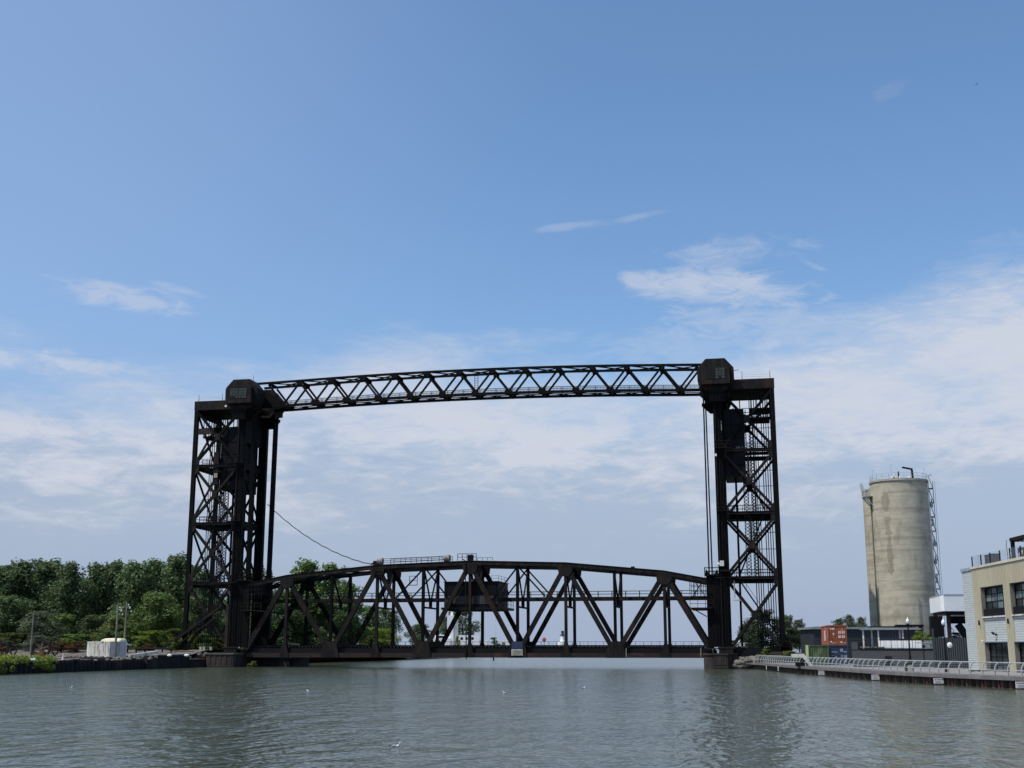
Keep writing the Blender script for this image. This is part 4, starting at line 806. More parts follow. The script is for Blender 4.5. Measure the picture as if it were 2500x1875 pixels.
# white warning signs on the piling
def sign_at(px, w, h, z, label, small=False):
    best = min(range(241), key=lambda i: abs((lambda v: 1250 + F_PX * v.x / -v.z)(CAMM.inverted() @ (EP[i] + Vector((0, 0, .4 - EYE)))) - px))
    p = EP[best]; n_ = INW[best]
    d = Vector((.28, -.96, 0)).normalized() if not small else -n_                   # boards are turned towards boats coming up river
    xax = Vector((-d.y, d.x, 0)); xax = xax if xax.x > 0 else -xax
    yax = -d; M = Matrix.Translation(p - n_ * .62 + Vector((0, 0, z))) @ Matrix(((xax.x, yax.x, 0, 0), (xax.y, yax.y, 0, 0), (0, 0, 1, 0), (0, 0, 0, 1)))
    T = thing('warning_sign', label, 'sign', tuple(M.translation), 'white signs on the boardwalk piling')
    MB().box(-w / 2, w / 2, -.02, .02, -h / 2, h / 2, M).build('sign_board', WHITE, T)
    if not small:
        Mt = M @ Matrix.Translation((0, -.024, h * .26)) @ Matrix.Rotation(R(90), 4, 'X'); text_mesh('NO MOORING', h * .27, 'lettering', REDT, T, Mt)
        mb = MB(); rg = random.Random(int(px))
        for j in range(3): mb.box(-w * .38 + rg.uniform(0, .05), w * .38 - rg.uniform(0, .2), -.026, -.0215, -h * .08 - j * h * .14, -h * .08 - j * h * .14 + h * .03, M)
        mb.build('small_print', REVEAL, T)
    else: MB().box(-w * .22, w * .22, -.026, -.0215, -h * .25, h * .25, M).build('symbol', REVEAL, T)
sign_at(1881, .42, .52, .42, 'small white sign on the piling farthest up the boardwalk', True); sign_at(1911, .42, .52, .42, 'small white sign second from the far end of the boardwalk', True)
sign_at(2018, .72, .50, .36, 'white sign with red heading on the piling below the blue container'); sign_at(2152, .80, .50, .36, 'white sign with red heading on the piling below the grey wall')
sign_at(2309, .92, .46, .37, 'largest white sign with red heading on the piling left of the beige building'); sign_at(2506, .95, .50, .36, 'white sign with red heading cut off by the right edge of the photo')

# ================================================================== RIGHT BANK : containers, sheds, silo, buildings
Z0 = GZ
def container(label, cx, cy, z0, L, w, h, yaw, m_side, m_end, kind, group='shipping containers beside the boardwalk', door=True):
    T = thing('shipping_container', label, 'container', (cx, cy, z0), group); T.rotation_euler = (0, 0, yaw)   # local: -y is the door end, x across
    x0, x1, y0, y1 = -w / 2, w / 2, 0, L; e = .14
    f = MB()
    for x in (x0, x1 - e):
        for y in (y0, y1 - e): f.box(x, x + e, y, y + e, 0, h)
    for z in (0, h - e):
        f.box(x0 + e, x1 - e, y0 + .001, y0 + e, z, z + e); f.box(x0 + e, x1 - e, y1 - e, y1 - .001, z, z + e)
        for x in (x0 + .001, x1 - e + .001): f.box(x, x + e - .002, y0 + e, y1 - e, z, z + e)
    LB(f, 'frame', m_end, T)
    for sx in (x0 + .05, x1 - .05):
        mb = MB(); y = y0 + e; pr = []; k = 0; per = .30
        while y < y1 - e - per: pr += [(0, y), (0, y + per * .35), (.05, y + per * .5), (.05, y + per * .85)]; y += per
        pr.append((0, y1 - e)); sg = 1 if sx < 0 else -1
        for (a, ya), (b, yb) in zip(pr, pr[1:]): mb.add([(sx + a * sg, ya, e), (sx + b * sg, yb, e), (sx + b * sg, yb, h - e), (sx + a * sg, ya, h - e)], [(0, 1, 2, 3)])
        LB(mb, 'side_wall', m_side, T)
    mb = MB().box(x0 + e, x1 - e, y0 + e, y1 - e, h - .06, h - .01); LB(mb, 'roof', m_side, T)
    LB(MB().box(x0 + e, x1 - e, y1 - .1, y1 - .06, e, h - e), 'end_wall', m_end, T)
    if door:
        for a, b in ((x0 + e + .01, -.015), (.015, x1 - e - .01)):
            d = MB().box(a, b, y0 + .07, y0 + .12, e + .01, h - e - .01)
            for j in range(1, 4): d.box(a + .05, b - .05, y0 + .055, y0 + .068, e + (h - 2 * e) * j / 4 - .04, e + (h - 2 * e) * j / 4 + .04)
            dd = LB(d, 'door', m_end, T)
            for t in (.28, .72): LB(MB().cyl((a + (b - a) * t, y0 + .035, e - .02), (a + (b - a) * t, y0 + .035, h - e + .02), .028, .028, 6), 'locking_bar', m_end, dd)
    return T
def marks(T, L_, m=DECAL, name='decal'):
    for x, z, w, h in L_: LB(MB().box(x - w / 2, x + w / 2, .040, .0545, z - h / 2, z + h / 2), name, m, T)
yb = R(1.5)
cb = container('blue shipping container with pale left side and double doors, under the orange one', 10.42, 173.2, Z0, 12.19, 2.44, 2.62, yb, CBLU, CBLU, 'b')
LB(MB().box(-1.235, -1.222, .15, 12, .15, 2.5), 'pale_side_panel', DECALP, cb)
marks(cb, [(-.80, 1.72, .35, .16), (-.45, 1.78, .22, .08), (-.3, 1.68, .28, .09), (-.82, 1.28, .3, .12), (-.36, 1.05, .2, .3), (.36, 1.95, .34, .42), (.82, 1.75, .36, .16), (.84, 1.1, .36, .45), (.35, 1.15, .2, .4), (-.8, .6, .3, .3), (.8, .5, .34, .3)], DECALP)
co = container('orange shipping container with red side and white decals, stacked on the blue one', 10.36, 173.2, Z0 + 2.64, 12.19, 2.44, 2.62, yb, CRED, CORA, 'o')
marks(co, [(-.68, 2.16, .62, .13), (-.63, 2.02, .5, .06), (-.52, 1.48, .16, .18), (-.52, 1.3, .12, .08), (.30, 1.66, .32, .36), (.78, 1.66, .32, .36), (.30, 1.10, .34, .36), (.78, 1.10, .32, .36), (-.88, .42, .2, .2), (-.7, .30, .2, .12), (.45, .38, .28, .2), (.86, .28, .26, .1), (-.3, .28, .2, .08)])
LB(MB().box(-1.232, -1.222, 4.5, 6.6, .55, 1.95), 'white_side_letters', DECAL, co)
cg = container('green corrugated container with a pale post, left of the blue one', 5.98, 174.6, Z0, 3.05, 2.44, 2.62, yb - R(90), CGRN, CGRN, 'g', door=False)
cg.location = (6.05, 173.9, Z0)
LB(MB().box(1.225, 1.245, .0, .36, .0, 2.63), 'corner_post', CGRP, cg)
# long dark shed behind
def boards(mb, x0, x1, y, z0, z1, st=.34):
    z = z0
    while z < z1: mb.add([(x0, y - .05, z), (x1, y - .05, z), (x1, y, z + st * .98), (x0, y, z + st * .98)], [(0, 1, 2, 3)]); mb.add([(x0, y, z), (x1, y, z), (x1, y - .05, z), (x0, y - .05, z)], [(0, 1, 2, 3)]); z += st
    return mb
SHD = thing('dark_shed', 'long charcoal lap-sided shed with pale roof edge behind the containers', 'shed', (7.9, 190.5, Z0)); SHD.rotation_euler = (0, 0, YAW * .9)
mb = MB().box(0, 15.1, .003, 9, 0, 4.95); boards(mb, 0, 15.1, 0, 0, 4.95); LB(mb, 'wall', SIDING, SHD)
LB(MB().box(-.35, 15.5, -.35, 9.3, 4.96, 5.28), 'roof', TRIMG, SHD); LB(MB().box(.5, 14.8, .3, 9, 5.283, 5.33), 'roof_membrane', BLKMET, SHD)
# grey terrace wall
def frame_from(p0, p1):
    p0 = Vector((p0[0], p0[1], 0)); p1 = Vector((p1[0], p1[1], 0)); return math.atan2((p1 - p0).y, (p1 - p0).x), (p1 - p0).length
W0, W1 = onD(2079, 1578, 154), onD(2281, 1578, 150); a_, L_ = frame_from(W0, W1)
TW = thing('terrace', 'plain dark grey wall carrying a railed terrace deck', 'terrace', (W0.x, W0.y, Z0)); TW.rotation_euler = (0, 0, a_)
LB(MB().box(0, L_, 0, 9, 0, 2.08), 'wall', GWALL, TW); LB(MB().box(.9, L_ + .02, -.08, 9, 2.083, 2.20), 'deck_edge', BLKMET, TW); LB(MB().box(-.02, .75, -.06, 9, 2.084, 2.95), 'side_panel', GWALL, TW)
LB(MB().box(3.9, 4.7, -.03, -.003, 0, 1.3), 'doorway', BLACK, TW)
rl = MB(); railing(rl, [(1.0, 0, 2.2), (L_, 0, 2.2)], 1.05, 1, 1.3, .02, .33); LB(rl, 'picket_railing', BLKMET, TW)
LB(MB().cyl((L_ * .865, -.12, 0), (L_ * .865, -.12, 2.2), .03, .03, 6), 'drain_pipe', BLKMET, TW)
def on_terrace(name, label, cat, x, y, group=None): T = thing(name, label, cat, tuple(Vector((W0.x, W0.y, Z0 + 2.2)) + Matrix.Rotation(a_, 3, 'Z') @ Vector((x, y, 0))), group); T.rotation_euler = (0, 0, a_); return T
pv = on_terrace('pavilion', 'open pavilion with white posts and shallow grey roof on the terrace', 'pavilion', 1.0, 1.2)
for x, y in ((.3, 0), (1.15, 1.2), (2.1, .1), (4.6, .5), (5.0, .1)): LB(MB().box(x - .09, x + .09, y - .09, y + .09, 0 if x < 4 else 1.2, 2.25), 'post', WHITED, pv)
rf = MB().prism([(0, 2.25), (7.2, 2.25), (7.2, 2.42), (1.6, 2.55), (-.1, 2.32)], -.4, 3.2); LB(rf, 'roof', TRIMG, pv)
LB(MB().box(.9, 6.2, -.3, 3, 2.56, 2.68), 'roof_membrane', BLKMET, pv); LB(MB().box(2.2, 4.0, 1.5, 2.4, 0, 1.05), 'bar_counter', TRIMG, pv)
for k in range(5): LB(MB().box(3.6 + k * .3, 3.62 + k * .3, 1.6, 1.75, 1.25, 2.1), 'hanging_glass', DECALP, pv)
sc = on_terrace('white_screen', 'white panelled screen behind the terrace railing', 'screen', 3.2, .5)
for k in range(7): LB(MB().box(k * .72 + .02, k * .72 + .70, -.04 - .01 * (k % 2), .0, 0, .95), 'panel', WHITE, sc)
bx = on_terrace('cool_box', 'pale grey box on the terrace beside the white screen', 'box', 8.4, .6); LB(MB().box(0, .95, 0, .7, 0, .86), 'body', DECALP, bx); LB(MB().prism([(-.03, .863), (.98, .863), (.9, .95), (.05, .95)], -.03, .73), 'lid', TRIMG, bx)
bx = on_terrace('equipment_cabinet', 'grey cabinet with dark vent at the right end of the terrace', 'cabinet', L_ - 2.2, .5); LB(MB().box(0, 1.7, 0, .7, 0, .62), 'body', TRIMG, bx); LB(MB().box(-.04, 1.74, -.04, .74, .623, .72), 'top', DECALP, bx); LB(MB().box(.6, 1.1, -.02, -.003, .12, .42), 'vent', BLACK, bx)
pl = on_terrace('planter_row', 'row of potted succulents along the left of the terrace edge', 'planters', .9, .35)
for k in range(7): LB(MB().ball((.25 + k * .42, 0, .12), (.2, .16, .13), 7, 4), 'pot', STONE, pl)
mb = MB().cyl((W0.x + 1.9, W0.y, 0), (W0.x + 1.9, W0.y, .1), .1)
# corrugated fence
F0, F1 = onD(2281, 1578, 145.5), onD(2366, 1578, 142.3); a2, L2 = frame_from(F0, F1)
FN = thing('corrugated_fence', 'tall dark vertically ribbed metal fence left of the white brick', 'fence', (F0.x, F0.y, Z0)); FN.rotation_euler = (0, 0, a2)
mb = MB(); x = 0; pr = []
while x < L2 - .2: pr += [(x, 0), (x + .13, 0), (x + .16, .09), (x + .24, .09)]; x += .27
for (xa, ya), (xb, yb_) in zip(pr, pr[1:]): mb.add([(xa, ya, 0), (xb, yb_, 0), (xb, yb_, 3.42), (xa, ya, 3.42)], [(0, 1, 2, 3)])
LB(mb, 'ribbed_sheet', FENCE, FN); LB(MB().box(0, L2, .1, .2, 3.2, 3.46), 'top_rail', BLKMET, FN); LB(MB().box(-.16, -.01, -.05, .15, 0, 4.5), 'end_post', FENCE, FN)
dish = thing('dish_antenna', 'white oval dish mounted on the dark ribbed fence', 'dish', tuple(onD(2318, 1575, 143)))
p = dish.location; mb = MB()
for k in range(6):
    r0, r1 = .30 * k / 6, .30 * (k + 1) / 6; 
    for i in range(14):
        t0, t1 = 2 * math.pi * i / 14, 2 * math.pi * (i + 1) / 14; f = lambda r, t: (r * math.cos(t), -.35 + 1.0 * r * r, r * 1.1 * math.sin(t)); mb.add([f(r0, t0), f(r1, t0), f(r1, t1), f(r0, t1)], [(0, 1, 2, 3)])
LB(mb, 'reflector', WHITE, dish, True); LB(MB().tube([(0, .3, -.6), (0, -.1, -.3), (0, -.3, 0)], .03), 'arm', BLKMET, dish)
# canopy behind the fence
CA, CB_, CC = onD(2277, 1578, 160), onD(2307, 1578, 150), onD(2352, 1578, 150)
cn = thing('white_canopy', 'big white boxed canopy on dark columns behind the fence', 'canopy', (CB_.x, CB_.y, Z0)); o_ = Vector((CB_.x, CB_.y, 0))
ax = Vector((CC.x - CB_.x, CC.y - CB_.y, 0)).normalized(); ay = Vector((CA.x - CB_.x, CA.y - CB_.y, 0)); al = ay.length; ay = ay.normalized()
def cpt(u, v): q = ax * u + ay * v; return (q.x, q.y)
LB(MB().slab([cpt(.25, 0), cpt(8, 0), cpt(8, al), cpt(0, al), cpt(0, .8)], 6.62, 8.50), 'fascia', WHITE, cn)
LB(MB().slab([cpt(.27, -.04), cpt(8, -.04), cpt(8, al), cpt(-.03, al), cpt(-.03, .8)], 8.503, 8.62), 'top_trim', DECALP, cn)
LB(MB().slab([cpt(.4, .3), cpt(7.8, .3), cpt(7.8, al - .2), cpt(.3, al - .2)], 6.3, 6.617), 'soffit', BLKMET, cn)
for u, v in ((.9, 1.5), (.2, 7.5), (4.5, 2)): x, y = cpt(u, v); LB(MB().box(x - .22, x + .22, y - .22, y + .22, 0, 6.3), 'column', mat('maroon_column_%d' % int(v), (.03, .012, .014), (.02, .012, .012), 1, .6), cn)
x, y = cpt(1.3, 2.4); mb = MB().box(x - .2, x + 3.4, y, y + 2, 5.2, 6.1); mb.bar((x + .8, y, 5.1), (x + 2.0, y, 3.1), .9, .8, (0, 1, 0)); mb.box(x - 2.3, x - .9, y + .5, y + 2, 3.6, 6.1); LB(mb, 'loading_chute', BLKMET, cn)
mb = MB(); mb.tube([(x - .1, y, 5.9), (x - .1, y, 3.6), (x + .3, y, 3.3)], .05); mb.tube([(x + 2.7, y, 5.2), (x + 2.7, y, 3.2)], .05); mb.tube([(x, y, 4.0), (x + .3, y, 4.3), (x, y, 4.7)], .04); LB(mb, 'pipes', DECALP, cn)
# street lamps
def lamp(px, d, label, h=5.3, both=True):
    b = onD(px, 1578, d); T = thing('street_lamp', label, 'street lamp', (b.x, b.y, Z0), 'acorn-globe lamps on the boardwalk')
    if both: LB(MB().cyl((0, 0, 0), (0, 0, .62), .32, .30, 10), 'concrete_base', CONCL, T)
    z = .62 if both else 0; mb = MB().cyl((0, 0, z), (0, 0, z + .35), .22, .16, 10); mb.cyl((0, 0, z + .35), (0, 0, z + 1.0), .16, .10, 10); mb.cyl((0, 0, z + 1.0), (0, 0, h - .75), .085, .06, 8); mb.cyl((0, 0, h - .78), (0, 0, h - .62), .10, .16, 10); LB(mb, 'lamp_post', BLKMET, T)
    g_ = MB(); pr = [(.10, 0), (.17, .12), (.19, .25), (.16, .38), (.10, .47), (.05, .52), (.07, .56), (.0, .68)]
    n = 12
    for (r0, z0), (r1, z1) in zip(pr, pr[1:]): g_.cyl((0, 0, h - .62 + z0), (0, 0, h - .62 + z1), r0, max(r1, .005), n, False)
    LB(g_, 'globe', GREENL, T, True); return T
lamp(2220, 125.5, 'black street lamp with acorn globe on a concrete base in front of the grey wall')
l2 = lamp(2307, 122, 'black street lamp with acorn globe in front of the ribbed fence', 5.1, False)
lp = onD(2228, 1578, 127)
# silo pair
SC = onD(2220, 1578, 204); RS = 4.62
def cyl_shell(mb, cx, cy, r, z0, z1, n=64, nz=12):
    vs = [(cx + r * math.sin(2 * math.pi * i / n), cy - r * math.cos(2 * math.pi * i / n), z0 + (z1 - z0) * j / nz) for j in range(nz + 1) for i in range(n)]
    return mb.add(vs, [(j * n + i, j * n + (i + 1) % n, (j + 1) * n + (i + 1) % n, (j + 1) * n + i) for j in range(nz) for i in range(n)])
ztop_ = onD(2196, 1172, 204).z
SL = thing('concrete_silo', 'tall stained concrete silo with ladder tower and rooftop gear, in front of its twin', 'silo', (SC.x, SC.y, 1.2)); SL.rotation_euler = (0, 0, YAW * -.9)
HT = ztop_ - 1.2 - .6
LB(cyl_shell(MB(), 0, 0, RS, -.4, HT), 'shell', SILO, SL, True)
mb = MB(); cyl_shell(mb, 0, 0, RS + .16, HT, HT + .32, 64, 1); mb.add([(( RS + .16) * math.sin(2 * math.pi * i / 64), -(RS + .16) * math.cos(2 * math.pi * i / 64), HT + .32) for i in range(64)], [tuple(range(64))]); mb.add([((RS + .16) * math.sin(2 * math.pi * i / 64), -(RS + .16) * math.cos(2 * math.pi * i / 64), HT) for i in range(64)], [tuple(range(63, -1, -1))]); LB(mb, 'roof_slab', CONCL, SL)
rl = MB(); ring = [((RS - .05) * math.sin(2 * math.pi * i / 24), -(RS - .05) * math.cos(2 * math.pi * i / 24), HT + .32) for i in range(25)]; railing(rl, ring, .95, 2, 1.2, .02); LB(rl, 'roof_railing', GALV, SL)
for x, y, h_ in ((-4.0, -1.5, 2.0), (-.8, -3.8, 2.6), (4.2, -1.6, 1.9)): LB(MB().cyl((x, y, HT + .3), (x, y, HT + .3 + h_), .035, .03, 5).bar((x, y, HT + .3 + h_ - .1), (x + .25, y, HT + .3 + h_ - .1), .12), 'antenna_mast', GALV, SL)
mb = MB().cyl((2.5, -2.6, HT + .32), (2.4, -2.6, HT + 2.0), .17, .17, 8); mb.bar((2.5, -2.6, HT + 1.95), (.9, -2.6, HT + 2.35), .28); LB(mb, 'davit_spout', BLKMET, SL)
mb = MB().cyl((.3, -3.2, HT + .3), (.3, -3.2, HT + 1.6), .15, .12, 8); LB(mb, 'vent_stack', BLKMET, SL)
mb = MB()
for x, y, r_ in ((-.6, -3.7, .3), (-.1, -3.6, .24), (2.0, -3.2, .24), (.5, -3.7, .2)): mb.ball((x, y, HT + .55), r_, 8, 5)
LB(mb, 'roof_fittings', WHITED, SL)
# left platform with brackets
mb = MB(); zP = HT - 2.2
for i in range(6):
    t0 = R(-62 - i * 13); t1 = R(-62 - (i + 1) * 13); a, b, c, d = [(r * math.sin(t), -r * math.cos(t)) for r, t in ((RS + .02, t0), (RS + 1.4, t0), (RS + 1.4, t1), (RS + .02, t1))]
    mb.slab([a, b, c, d], zP, zP + .12); mb.bar((b[0], b[1], zP), (a[0], a[1], zP - 1.6), .09)
LB(mb, 'side_platform', GALV, SL)
rl = MB(); rg_ = [((RS + 1.38) * math.sin(R(-62 - i * 13)), -(RS + 1.38) * math.cos(R(-62 - i * 13)), zP + .12) for i in range(7)]; railing(rl, rg_, 1.1, 3, 1.0, .03)
for i in (1, 3, 5): rl.cyl(rg_[i], (rg_[i][0] - .1, rg_[i][1], zP + 2.7), .04, .03, 5); rl.box(rg_[i][0] - .3, rg_[i][0] + .1, rg_[i][1] - .1, rg_[i][1] + .1, zP + 1.3, zP + 2.2)
LB(rl, 'platform_railing', GALV, SL)
t = R(-73); mb = MB().cyl(((RS + .13) * math.sin(t), -(RS + .13) * math.cos(t), 0), ((RS + .13) * math.sin(t), -(RS + .13) * math.cos(t), zP), .10, .10, 6)
for z in (6, 12, 18, 24): mb.box((RS + .1) * math.sin(t) - .3, (RS + .1) * math.sin(t) + .3, -(RS + .1) * math.cos(t) - .1, -(RS + .1) * math.cos(t) + .1, z, z + .1)
LB(mb, 'down_pipe', WOODP, SL)
t = R(28); LB(MB().cyl(((RS + .1) * math.sin(t), -(RS + .1) * math.cos(t), 0), ((RS + .1) * math.sin(t), -(RS + .1) * math.cos(t), 9.8), .07, .05, 6), 'thin_conduit', REVEAL, SL)
mb = MB(); t = R(94); bx_, by_ = RS * math.sin(t), -RS * math.cos(t)
for o in (.10, .80): mb.bar((bx_ + o, by_, 0), (bx_ + o, by_, HT + .2), .10)
mb.bar((bx_ + 1.1, by_ - .1, 0), (bx_ + 1.1, by_ - .1, HT + .1), .05)
z = 2.0; k = 0
while z < HT - 1:
    mb.box(bx_ + .08, bx_ + .85, by_ - .4, by_ + .4, z, z + .07); mb.bar((bx_ + .78, by_, z), (bx_ + .12, by_, z + 2.2), .12); mb.bar((bx_ + .1, by_ - .3, z + 2.2), (bx_ + .8, by_ - .3, z + 2.2), .10); z += 2.35; k += 1
LB(mb, 'stair_tower', REVEAL, SL)
for k in range(8): LB(MB().cyl((bx_ + .42, by_ - .3, 3.0 + k * 3.1), (bx_ + .42, by_ - .3, 4.5 + k * 3.1), .24, .05, 8), 'cable_shield', DECALP, SL)
S2 = thing('concrete_silo', 'rear twin silo, only its left edge showing beside the front one', 'silo', (SC.x - .50, SC.y + 9.4, 1.2)); LB(cyl_shell(MB(), 0, 0, RS, -.4, HT - .2), 'shell', SILO, S2, True)
LB(MB().cyl((0, 0, HT - .2), (0, 0, HT + .1), RS + .1, RS + .1, 48), 'roof_slab', CONCL, S2)
q_ = onD(2226, 1578, 196); sb = thing('silo_annex', 'low black flat-roofed annex at the foot of the silo', 'annex', (q_.x, q_.y, 1.0)); LB(MB().box(-1.9, 1.8, 0, 3.2, 0, 5.4), 'wall', BLACK, sb); LB(MB().box(-2.1, 2.0, -.2, 3.3, 5.403, 5.75), 'roof', BLKMET, sb)
# beige and brick building
FP = Vector((22.1, 142.6, 0)); FT = Vector((24.46 - 22.1, 126.07 - 142.6, 0)).normalized(); FI = Vector((-FT.y, FT.x, 0))
def fac(px, py):                                                             # photo point -> (distance along the facade, height above the ground)
    r = ray(px, py); o = Vector((0, 0, EYE)); k = (FP - o).dot(FI) / r.dot(FI); q = o + r * k; return (q - FP).dot(FT), q.z - Z0
BD = thing('riverside_building', 'two-storey building with beige metal piers, white brick and a roof terrace', 'building', (FP.x, FP.y, Z0)); BD.rotation_euler = (0, 0, math.atan2(FT.y, FT.x))
zr = (fac(2372, 1380)[1] + fac(2450, 1373.5)[1]) / 2; sb_ = fac(2380, 1500)[0]; SE = 42.0
w1a, w1b = fac(2396, 1470)[0], fac(2452, 1470)[0]; w2a = fac(2468, 1470)[0]; bay = w2a - w1a; wt = fac(2424, 1430)[1]; wb = fac(2424, 1504)[1]; dt = fac(2424, 1568)[1]
print('facade', zr, sb_, w1a, w1b, w2a, wt, wb, dt)
TH = .55
LB(MB().box(0, sb_, 0, 18, 0, zr - .35), 'brick_wall', BRICK, BD)
LB(MB().box(-.12, sb_, -.1, 18, zr - .347, zr - .02), 'parapet', DECALP, BD)
ops = [];  s_ = w1a
while s_ < SE - bay: ops.append((s_, s_ + (w1b - w1a))); s_ += bay
mb = MB().box(sb_ + .003, SE, -.02, TH, wt + .001, zr - .25)                  # cladding: band and piers
edges = [sb_ + .003] + [v for a, b in ops for v in (a, b)] + [SE]
for a, b in zip(edges[::2], edges[1::2]): mb.box(a, b, -.02, TH, 0, wt)
s_ = sb_ + .2
while s_ < SE:
    inside = any(a - .06 < s_ < b + .02 for a, b in ops); mb.box(s_, s_ + .055, -.075, -.021, (wt + .05) if inside else 0, zr - .26); s_ += .42
LB(mb, 'metal_cladding', BEIGE, BD)
LB(MB().box(sb_ + .003, SE, -.14, 18, zr - .247, zr), 'coping', BEIGET, BD); LB(MB().box(sb_ + .003, SE, TH + .42, 18, 0, zr - .26), 'inner_walls', REVEAL, BD)
for a, b in ops:
    if a > 30: break
    LB(MB().box(a + .02, b - .02, .16, TH, dt + .12, wb - .14), 'brick_panel', BRICK, BD)
    LB(MB().box(a, b, -.05, TH, wb - .137, wb), 'window_sill', WHITED, BD); LB(MB().box(a, b, -.05, TH, dt, dt + .117), 'door_lintel', DECALP, BD)
    for z0, z1, nm in ((wb, wt, 'window'), (0, dt, 'door')):
        f = MB(); y0, y1 = TH - .12, TH - .02; f.box(a, a + .09, y0, y1, z0, z1); f.box(b - .09, b, y0, y1, z0, z1); f.box(a + .09, b - .09, y0, y1, z1 - .14, z1); f.box(a + .09, b - .09, y0, y1, z0, z0 + .1)
        nc, nr = (4, 4) if nm == 'window' else (4, 4)
        for i in range(1, nc): x = a + (b - a) * i / nc; f.box(x - .035, x + .035, y1 - .045, y1 - .002, z0 + .1, z1 - .14)
        for j in range(1, nr): z = z0 + (z1 - z0) * j / nr; f.box(a + .09, b - .09, y1 - .05, y1 - .004, z - .035, z + .035)
        if nm == 'window': f.box(a + .09, b - .09, y0 - .3, y0 - .26, z0 + .02, z0 + .75)
        ff = LB(f, nm, BLKMET, BD)
        if nm == 'window':
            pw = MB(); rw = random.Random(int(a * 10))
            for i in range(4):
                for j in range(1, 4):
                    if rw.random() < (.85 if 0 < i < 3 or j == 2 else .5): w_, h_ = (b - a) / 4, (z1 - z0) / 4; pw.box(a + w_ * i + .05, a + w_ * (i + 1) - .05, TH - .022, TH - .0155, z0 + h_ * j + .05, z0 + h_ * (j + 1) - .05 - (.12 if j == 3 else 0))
            LB(pw, 'painted_reflection_pane', SKYP, ff)  # pale panes with the reflected sky put into their colour
        LB(MB().box(a + .05, b - .05, TH - .015, TH + .01, z0 + .05, z1 - .05), 'pane', GLASS, ff)
        LB(MB().box(a - .001, a + .012, .0, TH - .12, z0, z1), 'reveal', REVEAL, BD)  # jamb turned from the sun, its shade put into the grey colour
    x = a - .75; LB(MB().cyl((x, -.18, dt + 1.75), (x, -.18, dt + 2.25), .09, .09, 8), 'wall_lamp', BLKMET, BD)
s0_ = (w1a + w1b) / 2; mb = MB().cyl((s0_ + .1, -.05, dt + .75), (s0_ + .1, .15, dt + .75), .1, .1, 8); mb.cyl((s0_ - .25, -.2, dt + .95), (s0_ + .2, -.2, dt + .85), .11, .11, 8); LB(mb, 'camera_lamp', BLKMET, BD); LB(MB().ball((w1a - .25, -.12, dt + .15), .1, 8, 5), 'door_camera', WHITE, BD)
# roof terrace: things standing on the roof
def FW(s, y, z): q = FP + FT * s + FI * y; return (q.x, q.y, Z0 + z)
def roofthing(name, label, cat, s, y, group=None): T = thing(name, label, cat, FW(s, y, zr), group); T.rotation_euler = BD.rotation_euler; return T
gr0 = fac(2368, 1378)[0]; gb = roofthing('glass_balustrade', 'clear glass balustrade with black posts on the building roof', 'balustrade', gr0, .25)
for k in range(12): x = k * 2.95; LB(MB().box(x - .06, x + .06, -.05, .05, 0, 1.12), 'post', BLKMET, gb); LB(MB().box(x + .08, x + 2.87, -.01, .01, .06, 1.16), 'glass_panel', CLEAR, gb)
db = roofthing('roof_cabinet', 'dark brown cabinet behind the glass balustrade', 'cabinet', gr0 + 3.1, .6); LB(MB().box(0, 2.5, 0, .8, 0, 1.0), 'body', BROWNP, db); LB(MB().box(-.04, 2.54, -.04, .84, 1.003, 1.06), 'top', BLKMET, db)
pg0 = fac(2455, 1350)[0]; pg = roofthing('black_pergola', 'flat-topped black steel pergola on the roof terrace', 'pergola', pg0, .7)
for x, y in ((.15, 0), (9.0, 0), (.15, 5), (9.0, 5)): LB(MB().box(x - .16, x + .16, y - .16, y + .16, 0, 1.85), 'post', BLKMET, pg)
LB(MB().box(-.1, 9.3, -.2, 5.3, 1.853, 2.15), 'roof_frame', BLKMET, pg); mb = MB(); [mb.box(.3 + k * .5, .38 + k * .5, 0, 5.1, 1.76, 1.85) for k in range(17)]; LB(mb, 'slats', BLKMET, pg)
LB(MB().box(1.1, 1.9, .1, .5, 0, 1.1), 'planter', BLACK, pg)
sl = roofthing('string_light_pole', 'thin pole with a string of lights left of the black pergola', 'pole', fac(2441, 1375)[0], .8)
LB(MB().tube([(0, 0, 0), (.05, 0, .8), (-.05, 0, 1.6), (0, 0, 2.05)], .04), 'pole', WOODP, sl); mb = MB(); pts = [(k * .8, 0, 2.05 - .3 * math.sin(math.pi * k / 9)) for k in range(10)]; mb.tube(pts, .015, 4); LB(mb, 'wire', BLKMET, sl); mb = MB(); [mb.ball((x, y, z - .08), .06, 6, 4) for x, y, z in pts[1:]]; LB(mb, 'bulbs', WHITED, sl)
for k, (lb) in enumerate(('white folding chair left of the pergola post on the roof', 'white folding chair right of the pergola post on the roof')):
    ch = roofthing('folding_chair', lb, 'chair', pg0 - 1.1 + k * 2.9, .75, 'white chairs on the roof terrace'); LB(MB().box(-.22, .22, -.2, .2, .42, .46), 'seat', WHITE, ch); LB(MB().box(-.22, .22, .17, .2, .5, .85), 'backrest', WHITE, ch)
    for x in (-.2, .2): mb = MB(); mb.bar((x, -.2, 0), (x, .18, .85), .035); LB(mb, 'leg', WHITE, ch); mb = MB(); mb.bar((x * .9, .2, 0), (x * .9, -.18, .45), .035); LB(mb, 'leg', WHITE, ch)
tb = roofthing('roof_bench', 'dark table on the roof terrace at the right edge of the photo', 'table', fac(2490, 1370)[0], 1.2); LB(MB().box(0, 2.4, 0, .9, .7, .76), 'table_top', BLKMET, tb)
for x, y in ((.1, .1), (2.3, .1), (.1, .8), (2.3, .8)): LB(MB().box(x - .03, x + .03, y - .03, y + .03, 0, .7), 'leg', BLKMET, tb)
